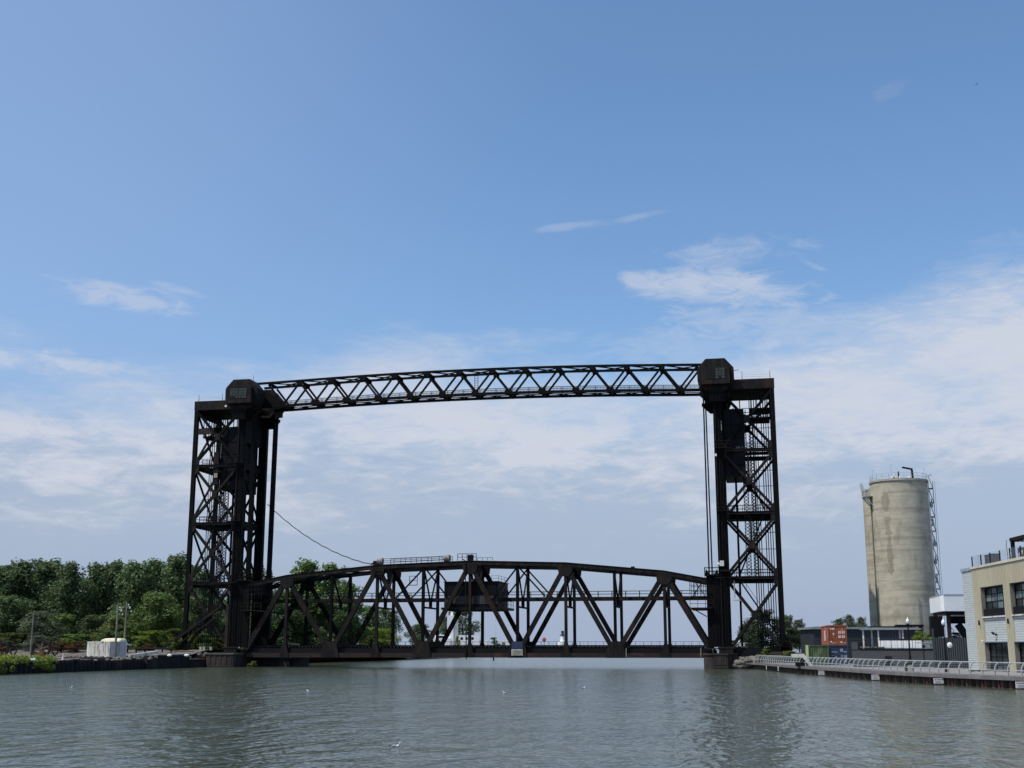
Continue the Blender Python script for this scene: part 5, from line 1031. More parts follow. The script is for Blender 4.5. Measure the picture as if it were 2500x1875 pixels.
pile = thing('mooring_gear', 'heap of dark mooring gear on the walk below the brick wall', 'gear', tuple(onD(2385, 1578, 125)[:2]) + (Z0,)); mb = MB(); rg = random.Random(4)
for k in range(9): mb.tube([(rg.uniform(-1.1, 1.1), rg.uniform(-.3, .3), rg.uniform(.03, .25)) for _ in range(3)], .05, 5)
LB(mb, 'coiled_ropes', REVEAL, pile)
bsh = onD(2494, 1578, 124)
# white tilted box by the far end of the walk
wb_ = thing('white_skip', 'white slope-ended bin behind the far part of the railing', 'bin', tuple(onD(1952, 1578, 158)[:2]) + (Z0,)); mb = MB().prism([(-1.1, 1.5), (.5, 1.55), (1.5, .1), (1.1, .05), (.3, 1.1), (-1.0, 1.1)], 0, 1.6); LB(mb, 'hood', WHITED, wb_); LB(MB().box(-.6, .9, .1, 1.5, 0, .5), 'body', BLKMET, wb_)
bl2 = thing('trash_bin', 'black litter bin beside the lamp base', 'bin', tuple(onD(2212, 1578, 126)[:2]) + (Z0,)); LB(MB().cyl((0, 0, 0), (0, 0, .75), .24, .27, 12), 'body', BLKMET, bl2); LB(MB().cyl((0, 0, .753), (0, 0, .82), .29, .25, 12), 'lid', BLKMET, bl2)

# ------------------------------------------------------------------ right approach girder behind the tower
AG = thing('approach_girder', 'black plate-girder approach running right from the right tower with white cars beyond', 'approach span', (0, 204, 1)); AG['label'] = 'black plate-girder approach running right from the foot of the right tower'
MB().box(-5.5, 3.5, 200.4, 200.7, .9, 2.95).build('girder', BLKMET, AG); MB().box(-5.5, 3.5, 200.4, 209.2, 2.953, 3.2).build('deck', BLKMET, AG); MB().box(-5.5, 3.5, 208.9, 209.2, .9, 2.95).build('girder', BLKMET, AG)
rl = MB(); railing(rl, [(-4.3, 200.3, 3.2), (2.0, 200.3, 3.2)], 1.1, 2, 1.1, .035); rl.build('railing', BLKMET, AG)
LA = thing('approach_track', 'weedy railway track leading left from the left tower', 'railway track', (-130, 206, 2.8)); mb = MB(); x = -98.0
while x > -190: mb.box(x - .13, x + .13, 202.2, 208.9, 2.84, 3.0); x -= .7
mb.build('ties', MATS['creosote_ties'], LA); mb = MB(); [mb.box(-190, -98, y - .04, y + .04, 3.003, 3.16) for y in (203.2, 204.7, 206.2, 207.7)]; mb.build('rails', RUST, LA)
# low timber fence on the quay left of the tower
tf = thing('timber_guard_rail', 'low dark timber guard rail on the gravel left of the tower', 'guard rail', (-100, 197, 2.2)); mb = MB()
for a in range(10): MB().box(-112 + a * 1.6, -111.8 + a * 1.6, 196.3, 196.5, 2.1, 3.0).build('post', BLKMET, tf)
MB().box(-140, -97, 196.2, 196.55, 3.003, 3.2).build('beam', CONCD, tf)

# ================================================================== LEFT YARD
def ground_pt(px, d): q = onD(px, 1578, d); return Vector((q.x, q.y, lz(q.x, q.y) - .03))
g0 = ground_pt(289, 188)
WC = thing('storage_container', 'white ribbed storage container with doors greyed for shade and a cream boat on top', 'container', tuple(g0)); WC.rotation_euler = (0, 0, R(45))
cw, cl_, chh = 2.55, 12.4, 2.38                                               # local: doors face -y, long side faces -x
f = MB()
for x in (-cw / 2, cw / 2 - .12):
    for y in (0, cl_ - .12): f.box(x, x + .12, y, y + .12, 0, chh)
for z in (0, chh - .12):
    f.box(-cw / 2 + .12, cw / 2 - .12, .002, .12, z, z + .12); f.box(-cw / 2 + .12, cw / 2 - .12, cl_ - .12, cl_ - .002, z, z + .12)
    for x in (-cw / 2 + .002, cw / 2 - .118): f.box(x, x + .116, .12, cl_ - .12, z, z + .12)
LB(f, 'frame', WHITED, WC)
mb = MB(); y = .12; pr = []
while y < cl_ - .5: pr += [(0, y), (0, y + .20), (.22, y + .28), (.22, y + .46)]; y += .54
pr.append((0, cl_ - .12))
for (a, ya), (b, yb_) in zip(pr, pr[1:]): mb.add([(-cw / 2 + .02 + a, ya, .12), (-cw / 2 + .02 + b, yb_, .12), (-cw / 2 + .02 + b, yb_, chh - .12), (-cw / 2 + .02 + a, ya, chh - .12)], [(0, 1, 2, 3)])
LB(mb, 'ribbed_side', WHITED, WC); LB(MB().box(cw / 2 - .06, cw / 2 - .02, .12, cl_ - .12, .12, chh - .12), 'rear_side', WHITED, WC); LB(MB().box(-cw / 2 + .12, cw / 2 - .12, .12, cl_ - .12, chh - .05, chh - .01), 'roof', ENDGREY, WC)
for a, b in ((-cw / 2 + .13, -.01), (.01, cw / 2 - .13)): d_ = LB(MB().box(a, b, .03, .08, .13, chh - .13), 'door', ENDGREY, WC); LB(MB().cyl((b - .15 if a < 0 else a + .15, .01, .2), (b - .15 if a < 0 else a + .15, .01, chh - .2), .02, .02, 6), 'locking_bar', REVEAL, d_)  # doors greyer than the ribbed side: shade put into the colour
LB(MB().box(-cw / 2 - .1, cw / 2, -.2, cl_, -.25, -.003), 'skids', BLKMET, WC)
bo = thing('upturned_boat', 'cream hull of an upturned boat lying on the white container', 'boat', tuple(g0 + Vector((0, 0, chh)) + Matrix.Rotation(R(48), 3, 'Z') @ Vector((0, 2.6, 0)))); bo.rotation_euler = (0, 0, R(74)); bo.scale = (.9, .9, .9)
mb = MB(); st = [(-2.4, .72, .34), (-2.2, .85, .50), (0, .95, .56), (1.4, .8, .52), (2.3, .35, .34), (2.7, .04, .1)]; n = 9; vs = []
for y, w, h in st:
    for i in range(n): t = math.pi * i / (n - 1); vs.append((w * math.cos(t) * (1.0 if abs(math.cos(t)) > .8 else .96), y, max(0, h * math.sin(t) ** .5 if math.sin(t) > 0 else 0)))
mb.add(vs, [(j * n + i, j * n + i + 1, (j + 1) * n + i + 1, (j + 1) * n + i) for j in range(len(st) - 1) for i in range(n - 1)]); mb.add(vs[:n], [tuple(range(n - 1, -1, -1))]); LB(mb, 'hull', CREAM, bo)
# poles
def pole(px, d, ytop, r, label, arms=True):
    p = ground_pt(px, d); top = onD(px + 6, ytop, d).z - p.z; T = thing('utility_pole', label, 'pole', tuple(p), 'grey poles on the left bank'); LB(MB().cyl((0, 0, 0), (0, 0, top), r, r * .75, 8), 'shaft', WOODP, T)
    if arms: mb = MB(); [mb.ball((.3 + .25 * k, 0, top - .4 - k * .5), (.14, .1, .12), 6, 4) for k in range(3)]; mb.bar((0, 0, top - .7), (.75, 0, top - .7), .07); LB(mb, 'insulators', DECAL, T)
pole(282, 186, 1477, .17, 'leaning grey pole in front of the white container, left of two'); pole(303, 190, 1470, .17, 'taller grey pole by the white container door, right of two'); pole(76, 215, 1497, .16, 'lone pale pole among the trees near the left edge', False)
# pile of old sheave wheels
def wheel(name, px, d, zoff, r, w, yaw, m1, label, spokes=6, hubm=None):
    p = ground_pt(px, d); T = thing(name, label, 'wheel', (p.x, p.y, p.z + r + zoff), 'old sheave wheels lying in the yard'); T.rotation_euler = (0, 0, yaw)
    n = 28; mb = MB()
    for i in range(n):
        a, b = 2 * math.pi * i / n, 2 * math.pi * (i + 1) / n
        for r0, r1, y0, y1 in ((r * .84, r, -w / 2, w / 2),): mb.prism([(r0 * math.cos(a), r0 * math.sin(a)), (r1 * math.cos(a), r1 * math.sin(a)), (r1 * math.cos(b), r1 * math.sin(b)), (r0 * math.cos(b), r0 * math.sin(b))], y0, y1)
    LB(mb, 'rim', m1, T); LB(MB().cyl((0, -w * .6, 0), (0, w * .6, 0), r * .22, r * .22, 12), 'hub', hubm or ORUST, T)
    for k in range(spokes): a = 2 * math.pi * k / spokes + .3; LB(MB().bar((r * .2 * math.cos(a), 0, r * .2 * math.sin(a)), (r * .86 * math.cos(a), 0, r * .86 * math.sin(a)), w * .5, r * .16, (0, 1, 0)), 'spoke', hubm or m1, T)
    return T
wheel('sheave_wheel', 101, 172, .25, 1.3, .5, R(8), SHV, 'rust-brown spoked wheel with tan spokes, left of the standing pair', 6, TANW); wheel('sheave_wheel', 124, 175, .3, 1.1, .4, R(30), SHV, 'dark spoked wheel leaning beside the tan-spoked one', 5)
wheel('sheave_wheel', -2, 168, .3, 1.3, .5, R(10), SHV, 'rusty wheel with orange hub cut off by the left edge of the photo', 6, ORUST); wheel('sheave_wheel', 22, 171, .3, 1.1, .4, R(28), SHV, 'dark wheel beside the orange-hubbed one at the left edge', 5)
p = ground_pt(108, 171); T = thing('scrap_casting', 'orange rusty casting lying in front of the spoked wheels', 'scrap', tuple(p)); mb = MB().box(-1.3, 1.1, -.4, .4, 0, .7); mb.box(-.7, .2, -.3, .3, .7, 1.1); LB(mb, 'casting', ORUST, T)
p = ground_pt(6, 167); T = thing('scrap_casting', 'orange rusty casting at the left edge of the photo', 'scrap', tuple(p)); mb = MB().box(-1.4, 1.4, -.4, .4, 0, .6); mb.box(-.9, -.2, -.3, .3, .6, 1.0); mb.box(.3, .9, -.3, .3, .6, .9); LB(mb, 'casting', ORUST, T)
p = ground_pt(84, 171); T = thing('rust_drum', 'small dark red drum left of the spoked wheels', 'drum', tuple(p)); LB(MB().cyl((0, -.4, .75), (0, .4, .75), .38, .38, 12), 'shell', RUST, T)
g1, g2 = ground_pt(318, 181), onD(384, 1596.5, 186); bm = MB().bar((g1.x, g1.y, g1.z + .35), (g2.x, g2.y, g2.z + .25), .45, .4); bm.build('white_beam', WHITED, loc=tuple(g1), label='long white beam lying at a slant towards the quay cap', cat='beam')
p = ground_pt(225, 178); mb = MB().bar((p.x - 4.5, p.y, p.z + .18), (p.x + 3.4, p.y - .6, p.z + .2), .4, .3); mb.build('timber_baulk', CONCD, loc=tuple(p), label='dark timber baulk lying in front of the white container', cat='timber')
p = ground_pt(156, 172); T = thing('traffic_cone', 'faded pink and white traffic cone standing on the gravel', 'cone', tuple(p)); LB(MB().cyl((0, 0, .05), (0, 0, .95), .22, .05, 10), 'cone_body', mat('faded_cone', (.62, .38, .32), (.7, .6, .55), 3, .7), T); LB(MB().box(-.3, .3, -.3, .3, 0, .05), 'cone_base', REVEAL, T)
for px, d, sc_, lb in ((83, 161, .5, 'white sack lying on the bushes by the bulkhead'), (415, 191, .45, 'white sack on the quay cap left of the tower'), (457, 195, .5, 'brightest white sack at the foot of the left tower')):
    p = ground_pt(px, d); mb = MB().ball((p.x, p.y, p.z + .2), (sc_ * .9, sc_ * .6, sc_ * .42), 10, 6); mb.build('white_sack', WHITE, smooth=True, loc=tuple(p), label=lb, cat='sack', group='white sacks on the left bank')
rg = random.Random(21); mb = MB()
for k in range(120):                                                         # rubble
    px = rg.uniform(130, 400); d = rg.uniform(168, 205); p = ground_pt(px, d); s = rg.uniform(.1, .35); mb.ball((p.x, p.y, p.z + s * .3), (s * rg.uniform(.8, 1.5), s, s * .6), 6, 4)
for k in range(60): s = rg.uniform(.25, .6); y = rg.uniform(203, 212); x = -93 + rg.uniform(-.5, 5); mb.ball((x, rg.uniform(196, 203.3) if x < -91.3 else rg.uniform(203.5, 206), 1.5 + rg.uniform(0, .7)), (s, s, s * .8), 6, 4)
mb.build('rubble', STONE, label='loose rubble and stones scattered over the left bank', cat='rubble', kind='stuff')
mb = MB()
for k in range(170): t = rg.random(); s = rg.uniform(.3, .75); mb.ball((-4.6 + t * 3.8 + rg.uniform(0, 1.2), 197.6 + rg.uniform(-.3, 2.2), .2 + rg.uniform(0, 1.3)), (s, s * .8, s * .7), 6, 4)
mb.build('riprap', STONE, label='brown riprap stones between the right pier and the boardwalk', cat='riprap', kind='stuff')
# ================================================================== TREES AND PLANTS
def leaf_cloud(lobes, per, size, rg, squash=1.0, up=.35):
    mb = MB(); V = []; Fc = []
    for (cx, cy, cz, rx, ry, rz) in lobes:
        n = int(per * (rx * ry * rz) ** .66)
        for _ in range(n):
            z = rg.uniform(-1, 1); t = rg.uniform(0, 2 * math.pi); q = math.sqrt(1 - z * z); r = rg.uniform(.55, 1.06) if rg.random() < .8 else rg.uniform(.2, 1.15)
            d = Vector((q * math.cos(t), q * math.sin(t), z)); c = Vector((cx + d.x * rx * r, cy + d.y * ry * r, cz + d.z * rz * r))
            nrm_ = (d + Vector((rg.gauss(0, .55), rg.gauss(0, .55), rg.gauss(up, .5)))).normalized(); a = nrm_.orthogonal().normalized(); b = nrm_.cross(a); ro = rg.uniform(0, 6.28)
            a, b = a * math.cos(ro) + b * math.sin(ro), b * math.cos(ro) - a * math.sin(ro); s = size * rg.uniform(.6, 1.35); k = len(V)
            V += [tuple(c - a * s), tuple(c + b * s * .55 + nrm_ * s * .2), tuple(c + a * s), tuple(c - b * s * .55)]; Fc.append((k, k + 1, k + 2, k + 3))
    mb.v = V; mb.f = Fc; return mb
def crown_tree(seed, shape='poplar', n=34, per=34, size=.36):
    rg = random.Random(seed); H, Rr = 20.0, 5.6; lobes = []; tr = MB(); lean = rg.uniform(-.4, .4)
    base = {'poplar': .16, 'round': .14, 'bush': .04, 'willow': .10}[shape]
    trunk_top = H * .72; pts = [(0, 0, -.6), (lean * .3, 0, H * .25), (lean, .2, H * .5), (lean * 1.4, .1, trunk_top)]; rad = [.42, .34, .22, .08]
    for (a, b), (r0, r1) in zip(zip(pts, pts[1:]), zip(rad, rad[1:])): tr.cyl(a, b, r0, r1, 7, False)
    for i in range(n):
        t = (i + rg.random()) / n; z = base + (1 - base) * t
        if shape == 'poplar': w = (math.sin(math.pi * min(1, (z + .10)) ** .95) ** .55) if z < .92 else .42
        elif shape == 'round': w = math.sqrt(max(.05, 1 - ((z - .52) / .52) ** 2))
        elif shape == 'willow': w = math.sqrt(max(.05, 1 - ((z - .45) / .6) ** 2))
        else: w = math.sqrt(max(.08, 1 - z ** 2))
        th = rg.uniform(0, 2 * math.pi); rr_ = Rr * w * rg.uniform(.35, .92) * (1 if i % 4 else .3); x, y = rr_ * math.cos(th), rr_ * math.sin(th)
        s = rg.uniform(.8, 1.35) * (1.75 if t < .8 else 1.15)
        lobes.append((x + lean, y, min(z * H, H - s * .8), s * rg.uniform(.8, 1.2), s * rg.uniform(.8, 1.2), s * rg.uniform(1.0, 1.6 if shape == 'poplar' else 1.15)))
        if i % 3 == 0: zz = max(1.5, z * H * .62); tr.cyl((lean * zz / H, 0, zz), (x * .9 + lean, y * .9, z * H * .95), .11, .03, 5, False)
    for i in range(9): th = rg.uniform(0, 6.28); r = rg.uniform(0, 3.4); lobes.append((r * math.cos(th) + lean, r * math.sin(th), H * rg.uniform(.88, .95) - .05 * r * r, rg.uniform(.8, 1.4), rg.uniform(.8, 1.4), rg.uniform(1.0, 1.6)))
    return leaf_cloud(lobes, per, size, rg), tr, H, 2 * Rr
VAR = {}
def variant(key, m, bark=None):
    if key not in VAR:
        seed, shape, n, per, size = key; c, t, H, Wd = crown_tree(*key); T = bpy.data.objects.new('tree', None); cc = c.build('crown', m); tt = t.build('trunk', bark or BARK)
        VAR[key] = (cc.data, tt.data, H, Wd); [bpy.data.objects.remove(o) for o in (cc, tt, T)]
    return VAR[key]
def tree(px, top, wpx, d, zb, key, m, label, group, name='tree', cat='tree', sy=1.0, rot=None, base_px=None):
    crown, trunk, H, Wd = variant(key, m); b = onD(px, 1578, d); h = onD(px, top, d).z - zb; w = wpx * d / 3056.0
    T = thing(name, label, cat, (b.x, b.y, zb), group); T.rotation_euler = (0, 0, rot if rot is not None else (px * 7 % 628) / 100.0); T.scale = (1.38 * w / Wd, 1.38 * w / Wd * sy, h / H)
    c = bpy.data.objects.new('crown', crown); COL.objects.link(c); c.parent = T
    if m is not None and crown.materials[0] != m: c.material_slots[0].link = 'OBJECT'; c.material_slots[0].material = m
    k = bpy.data.objects.new('trunk', trunk); COL.objects.link(k); k.parent = T; return T
P1, P2, P3, P4 = (1, 'poplar', 40, 46, .34), (2, 'poplar', 44, 44, .34), (3, 'poplar', 36, 48, .36), (9, 'poplar', 42, 44, .32)
R1, R2 = (4, 'round', 34, 44, .36), (5, 'round', 40, 42, .34)
W1, B1, B2 = (6, 'willow', 30, 44, .36), (7, 'bush', 24, 42, .40), (8, 'bush', 28, 40, .38)
GW = 'tall trees of the left bank wood'
N_ = lambda i: ['leftmost', 'second', 'third', 'fourth', 'fifth', 'sixth', 'seventh', 'eighth', 'ninth', 'tenth', 'eleventh', 'twelfth'][i]
front = [(-8, 1378, 105, P1), (45, 1372, 100, P2), (100, 1366, 105, P3), (155, 1374, 88, P4), (228, 1378, 84, P2), (272, 1370, 95, P1), (325, 1372, 88, P3), (372, 1368, 92, P4), (425, 1358, 100, P2)]
for i, (px, top, w, k) in enumerate(front):
    tree(px, top, w, 246 + (i * 5) % 13, 2.3, k, LF_DARK, 'tall dark poplar, %s from the left in the front row of the left wood' % N_(i), GW)
back = [(20, 1384, 110, P3), (80, 1388, 100, P1), (130, 1386, 100, P2), (195, 1412, 90, R1), (250, 1390, 100, P4), (300, 1386, 100, P2), (350, 1384, 95, P1), (400, 1376, 95, P3), (462, 1378, 90, P1), (505, 1400, 80, P2)]
for i, (px, top, w, k) in enumerate(back):
    tree(px, top, w, 268 + (i * 7) % 11, 2.3, k, LF_DARK, 'dark tree behind the front row, %s from the left of the rear row' % N_(i), GW)
low = [(10, 1452, 110, 240, W1, LF_DARK, 'broad dark low tree at the left edge in front of the poplars'), (95, 1492, 80, 232, R2, LF_GREY, 'small grey-green tree beside the lone pale pole'), (150, 1500, 70, 238, R1, LF_MID, 'low green tree right of the grey-green one'),
       (384, 1448, 92, 228, R2, LF_MID, 'rounded brighter green tree in front of the wood near the left tower'), (225, 1502, 70, 240, R1, LF_DARK, 'low dark tree above the left end of the white container'),
       (430, 1490, 70, 236, W1, LF_MID, 'green tree leaning behind the leg of the left tower'), (478, 1455, 80, 240, R1, LF_DARK, 'dark tree seen through the lower bay of the left tower'), (530, 1462, 75, 246, R2, LF_DARK, 'dark tree behind the front leg of the left tower')]
for px, top, w, d, k, m, lb in low: tree(px, top, w, d, 2.4, k, m, lb, 'smaller trees in front of the left wood')
bush = [(285, 1506, 90, 226, B1, LF_OLIVE, 'smooth olive mound of shrub behind the two grey poles'), (330, 1520, 80, 224, B2, LF_MID, 'green shrub right of the grey poles'), (25, 1545, 90, 222, B2, LF_OLIVE, 'olive shrub at the left edge above the track'), (175, 1548, 100, 222, B1, LF_MID, 'green shrub above the white container left end'),
        (375, 1540, 90, 220, B2, LF_LITE, 'bright green shrub behind the guard rail'), (420, 1535, 90, 220, B1, LF_MID, 'leafy shrub against the rear leg of the left tower'), (430, 1556, 70, 217, B2, LF_LITE, 'bright low shrub at the foot of the left tower'), (262, 1540, 90, 220, B2, LF_DARK, 'dark shrub right behind the cream boat'),
        (345, 1558, 60, 217, B1, LF_MID, 'low shrub between container and guard rail'), (100, 1552, 70, 221, B1, LF_GREY, 'grey-green shrub at the base of the lone pole'), (490, 1545, 80, 224, B2, LF_MID, 'shrub seen between the legs of the left tower'), (545, 1548, 70, 226, B1, LF_LITE, 'sunlit shrub behind the front leg of the left tower'),
        (150, 1567, 60, 216, B2, LF_RED, 'rust-red weeds left of the white container'), (190, 1566, 40, 215.6, B1, LF_RED, 'rust-red weeds touching the white container'), (358, 1572, 40, 215.5, B1, LF_RED, 'small rust-red weeds right of the white container')]
for px, top, w, d, k, m, lb in bush: tree(px, top, w, d, 2.5, k, m, lb, 'shrubs along the railway on the left bank', 'shrub', 'shrub', sy=.6)
GB = 'trees on the far left bank behind the span'
for px, top, w, d, k, m, lb in [(628, 1384, 60, 262, P1, LF_DARK, 'dark poplar just right of the left tower'), (590, 1392, 70, 268, P3, LF_DARK, 'dark poplar hidden behind the front leg of the left tower'), (665, 1440, 70, 270, R2, LF_DARK, 'shorter dark tree in the first gap of the span'),
       (745, 1372, 105, 286, P2, LF_MID, 'tallest pale-topped tree rising above the left end of the span'), (805, 1378, 90, 290, P4, LF_MID, 'tree beside the tallest one above the span'), (845, 1420, 70, 296, P1, LF_MID, 'narrow tree right of the tall pair behind the span'), (700, 1440, 80, 280, R1, LF_DARK, 'round dark tree below the tall pale-topped one'), (775, 1460, 90, 282, R2, LF_DARK, 'dark tree low behind the second span panel'),
       (893, 1480, 72, 318, R1, LF_DARK, 'round dark tree right of the tall group, left of its twin'), (940, 1484, 68, 326, R2, LF_DARK, 'last round tree of the bank before open sky'), (850, 1500, 60, 300, R2, LF_DARK, 'low dark tree between the tall group and the round pair'),
       (905, 1530, 70, 306, W1, LF_LITE, 'light willow-like tree hanging over the far bank'), (945, 1534, 50, 314, W1, LF_LITE, 'small light tree at the tip of the far bank'), (640, 1520, 80, 262, R1, LF_MID, 'green tree low behind the portal of the span'), (735, 1505, 80, 285, W1, LF_DARK, 'drooping dark tree right of the grass patch'), (810, 1510, 70, 292, W1, LF_DARK, 'drooping dark tree in the third span panel')]:
    tree(px, top, w, d, 1.6, k, m, lb, GB)
mb = MB(); q = onD(705, 1578, 268); st = 12; vs = []
for j in range(st):
    for i in range(st): u, v = i / (st - 1) * 2 - 1, j / (st - 1) * 2 - 1; vs.append((q.x + u * 5.5, q.y + v * 6, 1.6 + 2.6 * max(0, 1 - u * u) * max(0, 1 - v * v)))
mb.add(vs, [(j * st + i, j * st + i + 1, (j + 1) * st + i + 1, (j + 1) * st + i) for j in range(st - 1) for i in range(st - 1)]); mb.build('grass_mound', GRASS, smooth=True, kind='structure')
# coast station far behind
zs = 1.2
def far(px0, px1, y0, y1, d, dy, mb, base=None):
    a = onD(px0, y0, d); b = onD(px1, y0, d); zt = a.z; zb = onD(px0, y1, d).z if base is None else base
    M = Matrix.Translation((a.x, a.y, 0)) @ Matrix.Rotation(math.atan2(b.y - a.y, b.x - a.x), 4, 'Z'); mb.box(0, (b - a).length, 0, dy, zb, zt, M); return M, (b - a).length, zb, zt
FS = [onD(x, 1578, d) for x, d in ((985, 590), (1290, 590), (1300, 660), (960, 660))]
MB().slab([(p.x, p.y) for p in FS], -.5, 1.3).build('far_shore', STONE, kind='structure')
cgo = onD(1100, 1578, 600); CG = thing('coast_station', 'white flat-roofed station with a tall two-step tower, far off behind the span', 'building', (cgo.x, cgo.y, 1.3))
mb = MB(); far(1092, 1107.5, 1502, 1590, 602, 3, mb, 1.3); mb.build('tower_lower', STATW, CG)
mb = MB(); far(1100, 1106.5, 1478, 1502, 603, 1.8, mb); mb.build('tower_upper', STATW, CG)
mb = MB(); far(1107.6, 1118.5, 1502, 1590, 602.2, 2.6, mb, 1.3); mb.build('tower_painted_shade_side', STATS, CG)  # right side of the white tower, its shade painted as grey
for a, b, t, d, nm in ((1015, 1100, 1558, 600, 'low_wing'), (1062, 1092, 1550, 604, 'upper_room'), (1119, 1171, 1550.5, 600, 'main_block'), (1171.5, 1193, 1562, 601, 'side_block')):
    mb = MB(); M, L, zb_, zt_ = far(a, b, t, 1590, d, 8, mb, 1.3); w_ = mb.build(nm, STATW, CG)
    if nm in ('main_block', 'upper_room', 'low_wing'):
        wn = MB(); ks = [(.1, .22), (.33, .44), (.47, .58), (.62, .72)] if nm == 'main_block' else ([(.1, .85)] if nm == 'upper_room' else [(.05, .2), (.3, .45), (.55, .7)])
        for u, v in ks: wn.box(L * u, L * v, -.05, -.01, zt_ - 2.2 if nm != 'upper_room' else zt_ - 1.5, zt_ - 1.0 if nm != 'upper_room' else zt_ - .4, M)
        wn.build('window', BLACK, w_)
for a, b, t, lb in ((1219, 1240, 1563, 'small white far-off block right of the round bush'), (1242, 1258, 1565.5, 'smaller white far-off block beside the river sign')):
    o = onD(a, 1578, 610); T = thing('far_building', lb, 'building', (o.x, o.y, 1.3), 'small white buildings on the far shore'); mb = MB(); M, L, zb_, zt_ = far(a, b, t, 1590, 610, 6, mb, 1.3); w_ = mb.build('walls', STATW, T); wn = MB(); wn.box(L * .3, L * .7, -.05, -.01, 1.8, zt_ - 1.0, M); wn.build('window', REVEAL, T)
for px, top, w, d, k, m, lb in [(1024, 1524, 62, 588, R1, LF_DARK, 'round dark tree left of the far white station'), (1085, 1506, 40, 625, R2, LF_DARK, 'dark tree close behind the white station tower, left side'), (1130, 1488, 62, 630, W1, LF_DARK, 'big ragged dark tree right behind the white station tower'), (1108, 1484, 40, 640, R1, LF_DARK, 'dark treetop showing above the white station tower'), (1148, 1520, 44, 622, W1, LF_DARK, 'lower ragged tree right of the station tower')]:
    tree(px, top, w, d, 1.3, k, m, lb, 'trees around the far station', sy=.7)
tree(1117, 1552, 14, 592, 1.3, B2, LF_OLIVE, 'little olive bush in front of the white station', 'bushes by the far station', 'bush', 'bush'); tree(1207, 1556, 22, 592, 1.3, B1, LF_DARK, 'round dark bush right of the white station', 'bushes by the far station', 'bush', 'bush')
o = onD(1236, 1578, 700); T = thing('flag_mast', 'thin pale mast far off beside the machine house', 'mast', (o.x, o.y, 1.3)); 
for px in (1210,): o = onD(px, 1578, 560); T.location = (o.x, o.y, 0); LB(MB().cyl((0, 0, 0), (0, 0, onD(px, 1500, 560).z), .12, .07, 6), 'shaft', DECAL, T)
# lighthouse, beacon, breakwater
o = onD(1372, 1578, 950); LH = thing('lighthouse', 'little white lighthouse on the far breakwater', 'lighthouse', (o.x, o.y, 0)); k_ = 950 / 3126.0
LB(MB().cyl((0, 0, 0), (0, 0, 7), 3.2, 3.2, 14), 'base_house', STATW, LH); LB(MB().cyl((.6, 0, 7), (.6, 0, 11.5), 1.9, 1.7, 12), 'tower', STATW, LH); LB(MB().cyl((.6, 0, 11.5), (.6, 0, 12), 2.2, 2.2, 12), 'gallery', BLKMET, LH); LB(MB().cyl((.6, 0, 12), (.6, 0, 14), 1.1, 1.1, 8), 'lantern', GLASS, LH); LB(MB().ball((.6, 0, 14.3), (1.2, 1.2, .8)), 'dome', RUST, LH)
o = onD(1328.5, 1578, 900); BC = thing('red_beacon', 'red channel beacon on a pole left of the lighthouse', 'beacon', (o.x, o.y, 0)); LB(MB().cyl((0, 0, 0), (0, 0, 6.6), .3, .25, 6), 'pole', REVEAL, BC); LB(MB().ball((0, 0, 8.2), (1.5, .4, 1.6), 10, 6), 'red_board', mat('beacon_red', (.42, .10, .09), (.3, .08, .08), 1, .7), BC)
a, b = onD(1290, 1578, 940), onD(1750, 1578, 940); mb = MB(); rg = random.Random(2); L = (b - a).length; d_ = (b - a).normalized()
for k in range(90): p = a + d_ * (L * k / 90); mb.ball((p.x, p.y + rg.uniform(-1, 1), .4), (2.6, 2, rg.uniform(.7, 1.5)), 6, 4)
mb.build('breakwater', STONE, kind='structure')
# right side trees
for px, top, w, d, zb, k, m, lb in [(1862, 1488, 66, 224, 2.2, R2, LF_DEEP, 'dark ragged tree behind the lower bay of the right tower'), (1838, 1516, 48, 230, 2.2, R1, LF_DEEP, 'dark tree against the left side of the right tower bay'), (1898, 1508, 50, 232, 2.2, W1, LF_DEEP, 'dark tree behind the rear leg of the right tower'), (1816, 1522, 22, 262, 2.4, P1, LF_GREY, 'thin grey-green tree between the right tower legs'),
        (1928, 1502, 34, 250, 2.4, P3, LF_GREY, 'pale poplar just right of the right tower'), (1952, 1512, 36, 252, 2.4, P1, LF_GREY, 'shorter pale poplar beside the first one right of the tower'), (1970, 1536, 44, 245, 2.4, R1, LF_MID, 'low green tree left of the dark shed'), (1930, 1534, 54, 240, 2.4, R2, LF_DEEP, 'dark low tree under the pale poplars'), (1975, 1552, 40, 238, 2.4, W1, LF_DEEP, 'dark shrub-like tree against the shed end'),
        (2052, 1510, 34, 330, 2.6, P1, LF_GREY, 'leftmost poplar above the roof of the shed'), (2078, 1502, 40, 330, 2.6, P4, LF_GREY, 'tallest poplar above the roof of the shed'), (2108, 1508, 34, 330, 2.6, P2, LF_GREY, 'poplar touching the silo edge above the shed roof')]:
    tree(px, top, w, d, zb, k, m, lb, 'trees on the right bank')
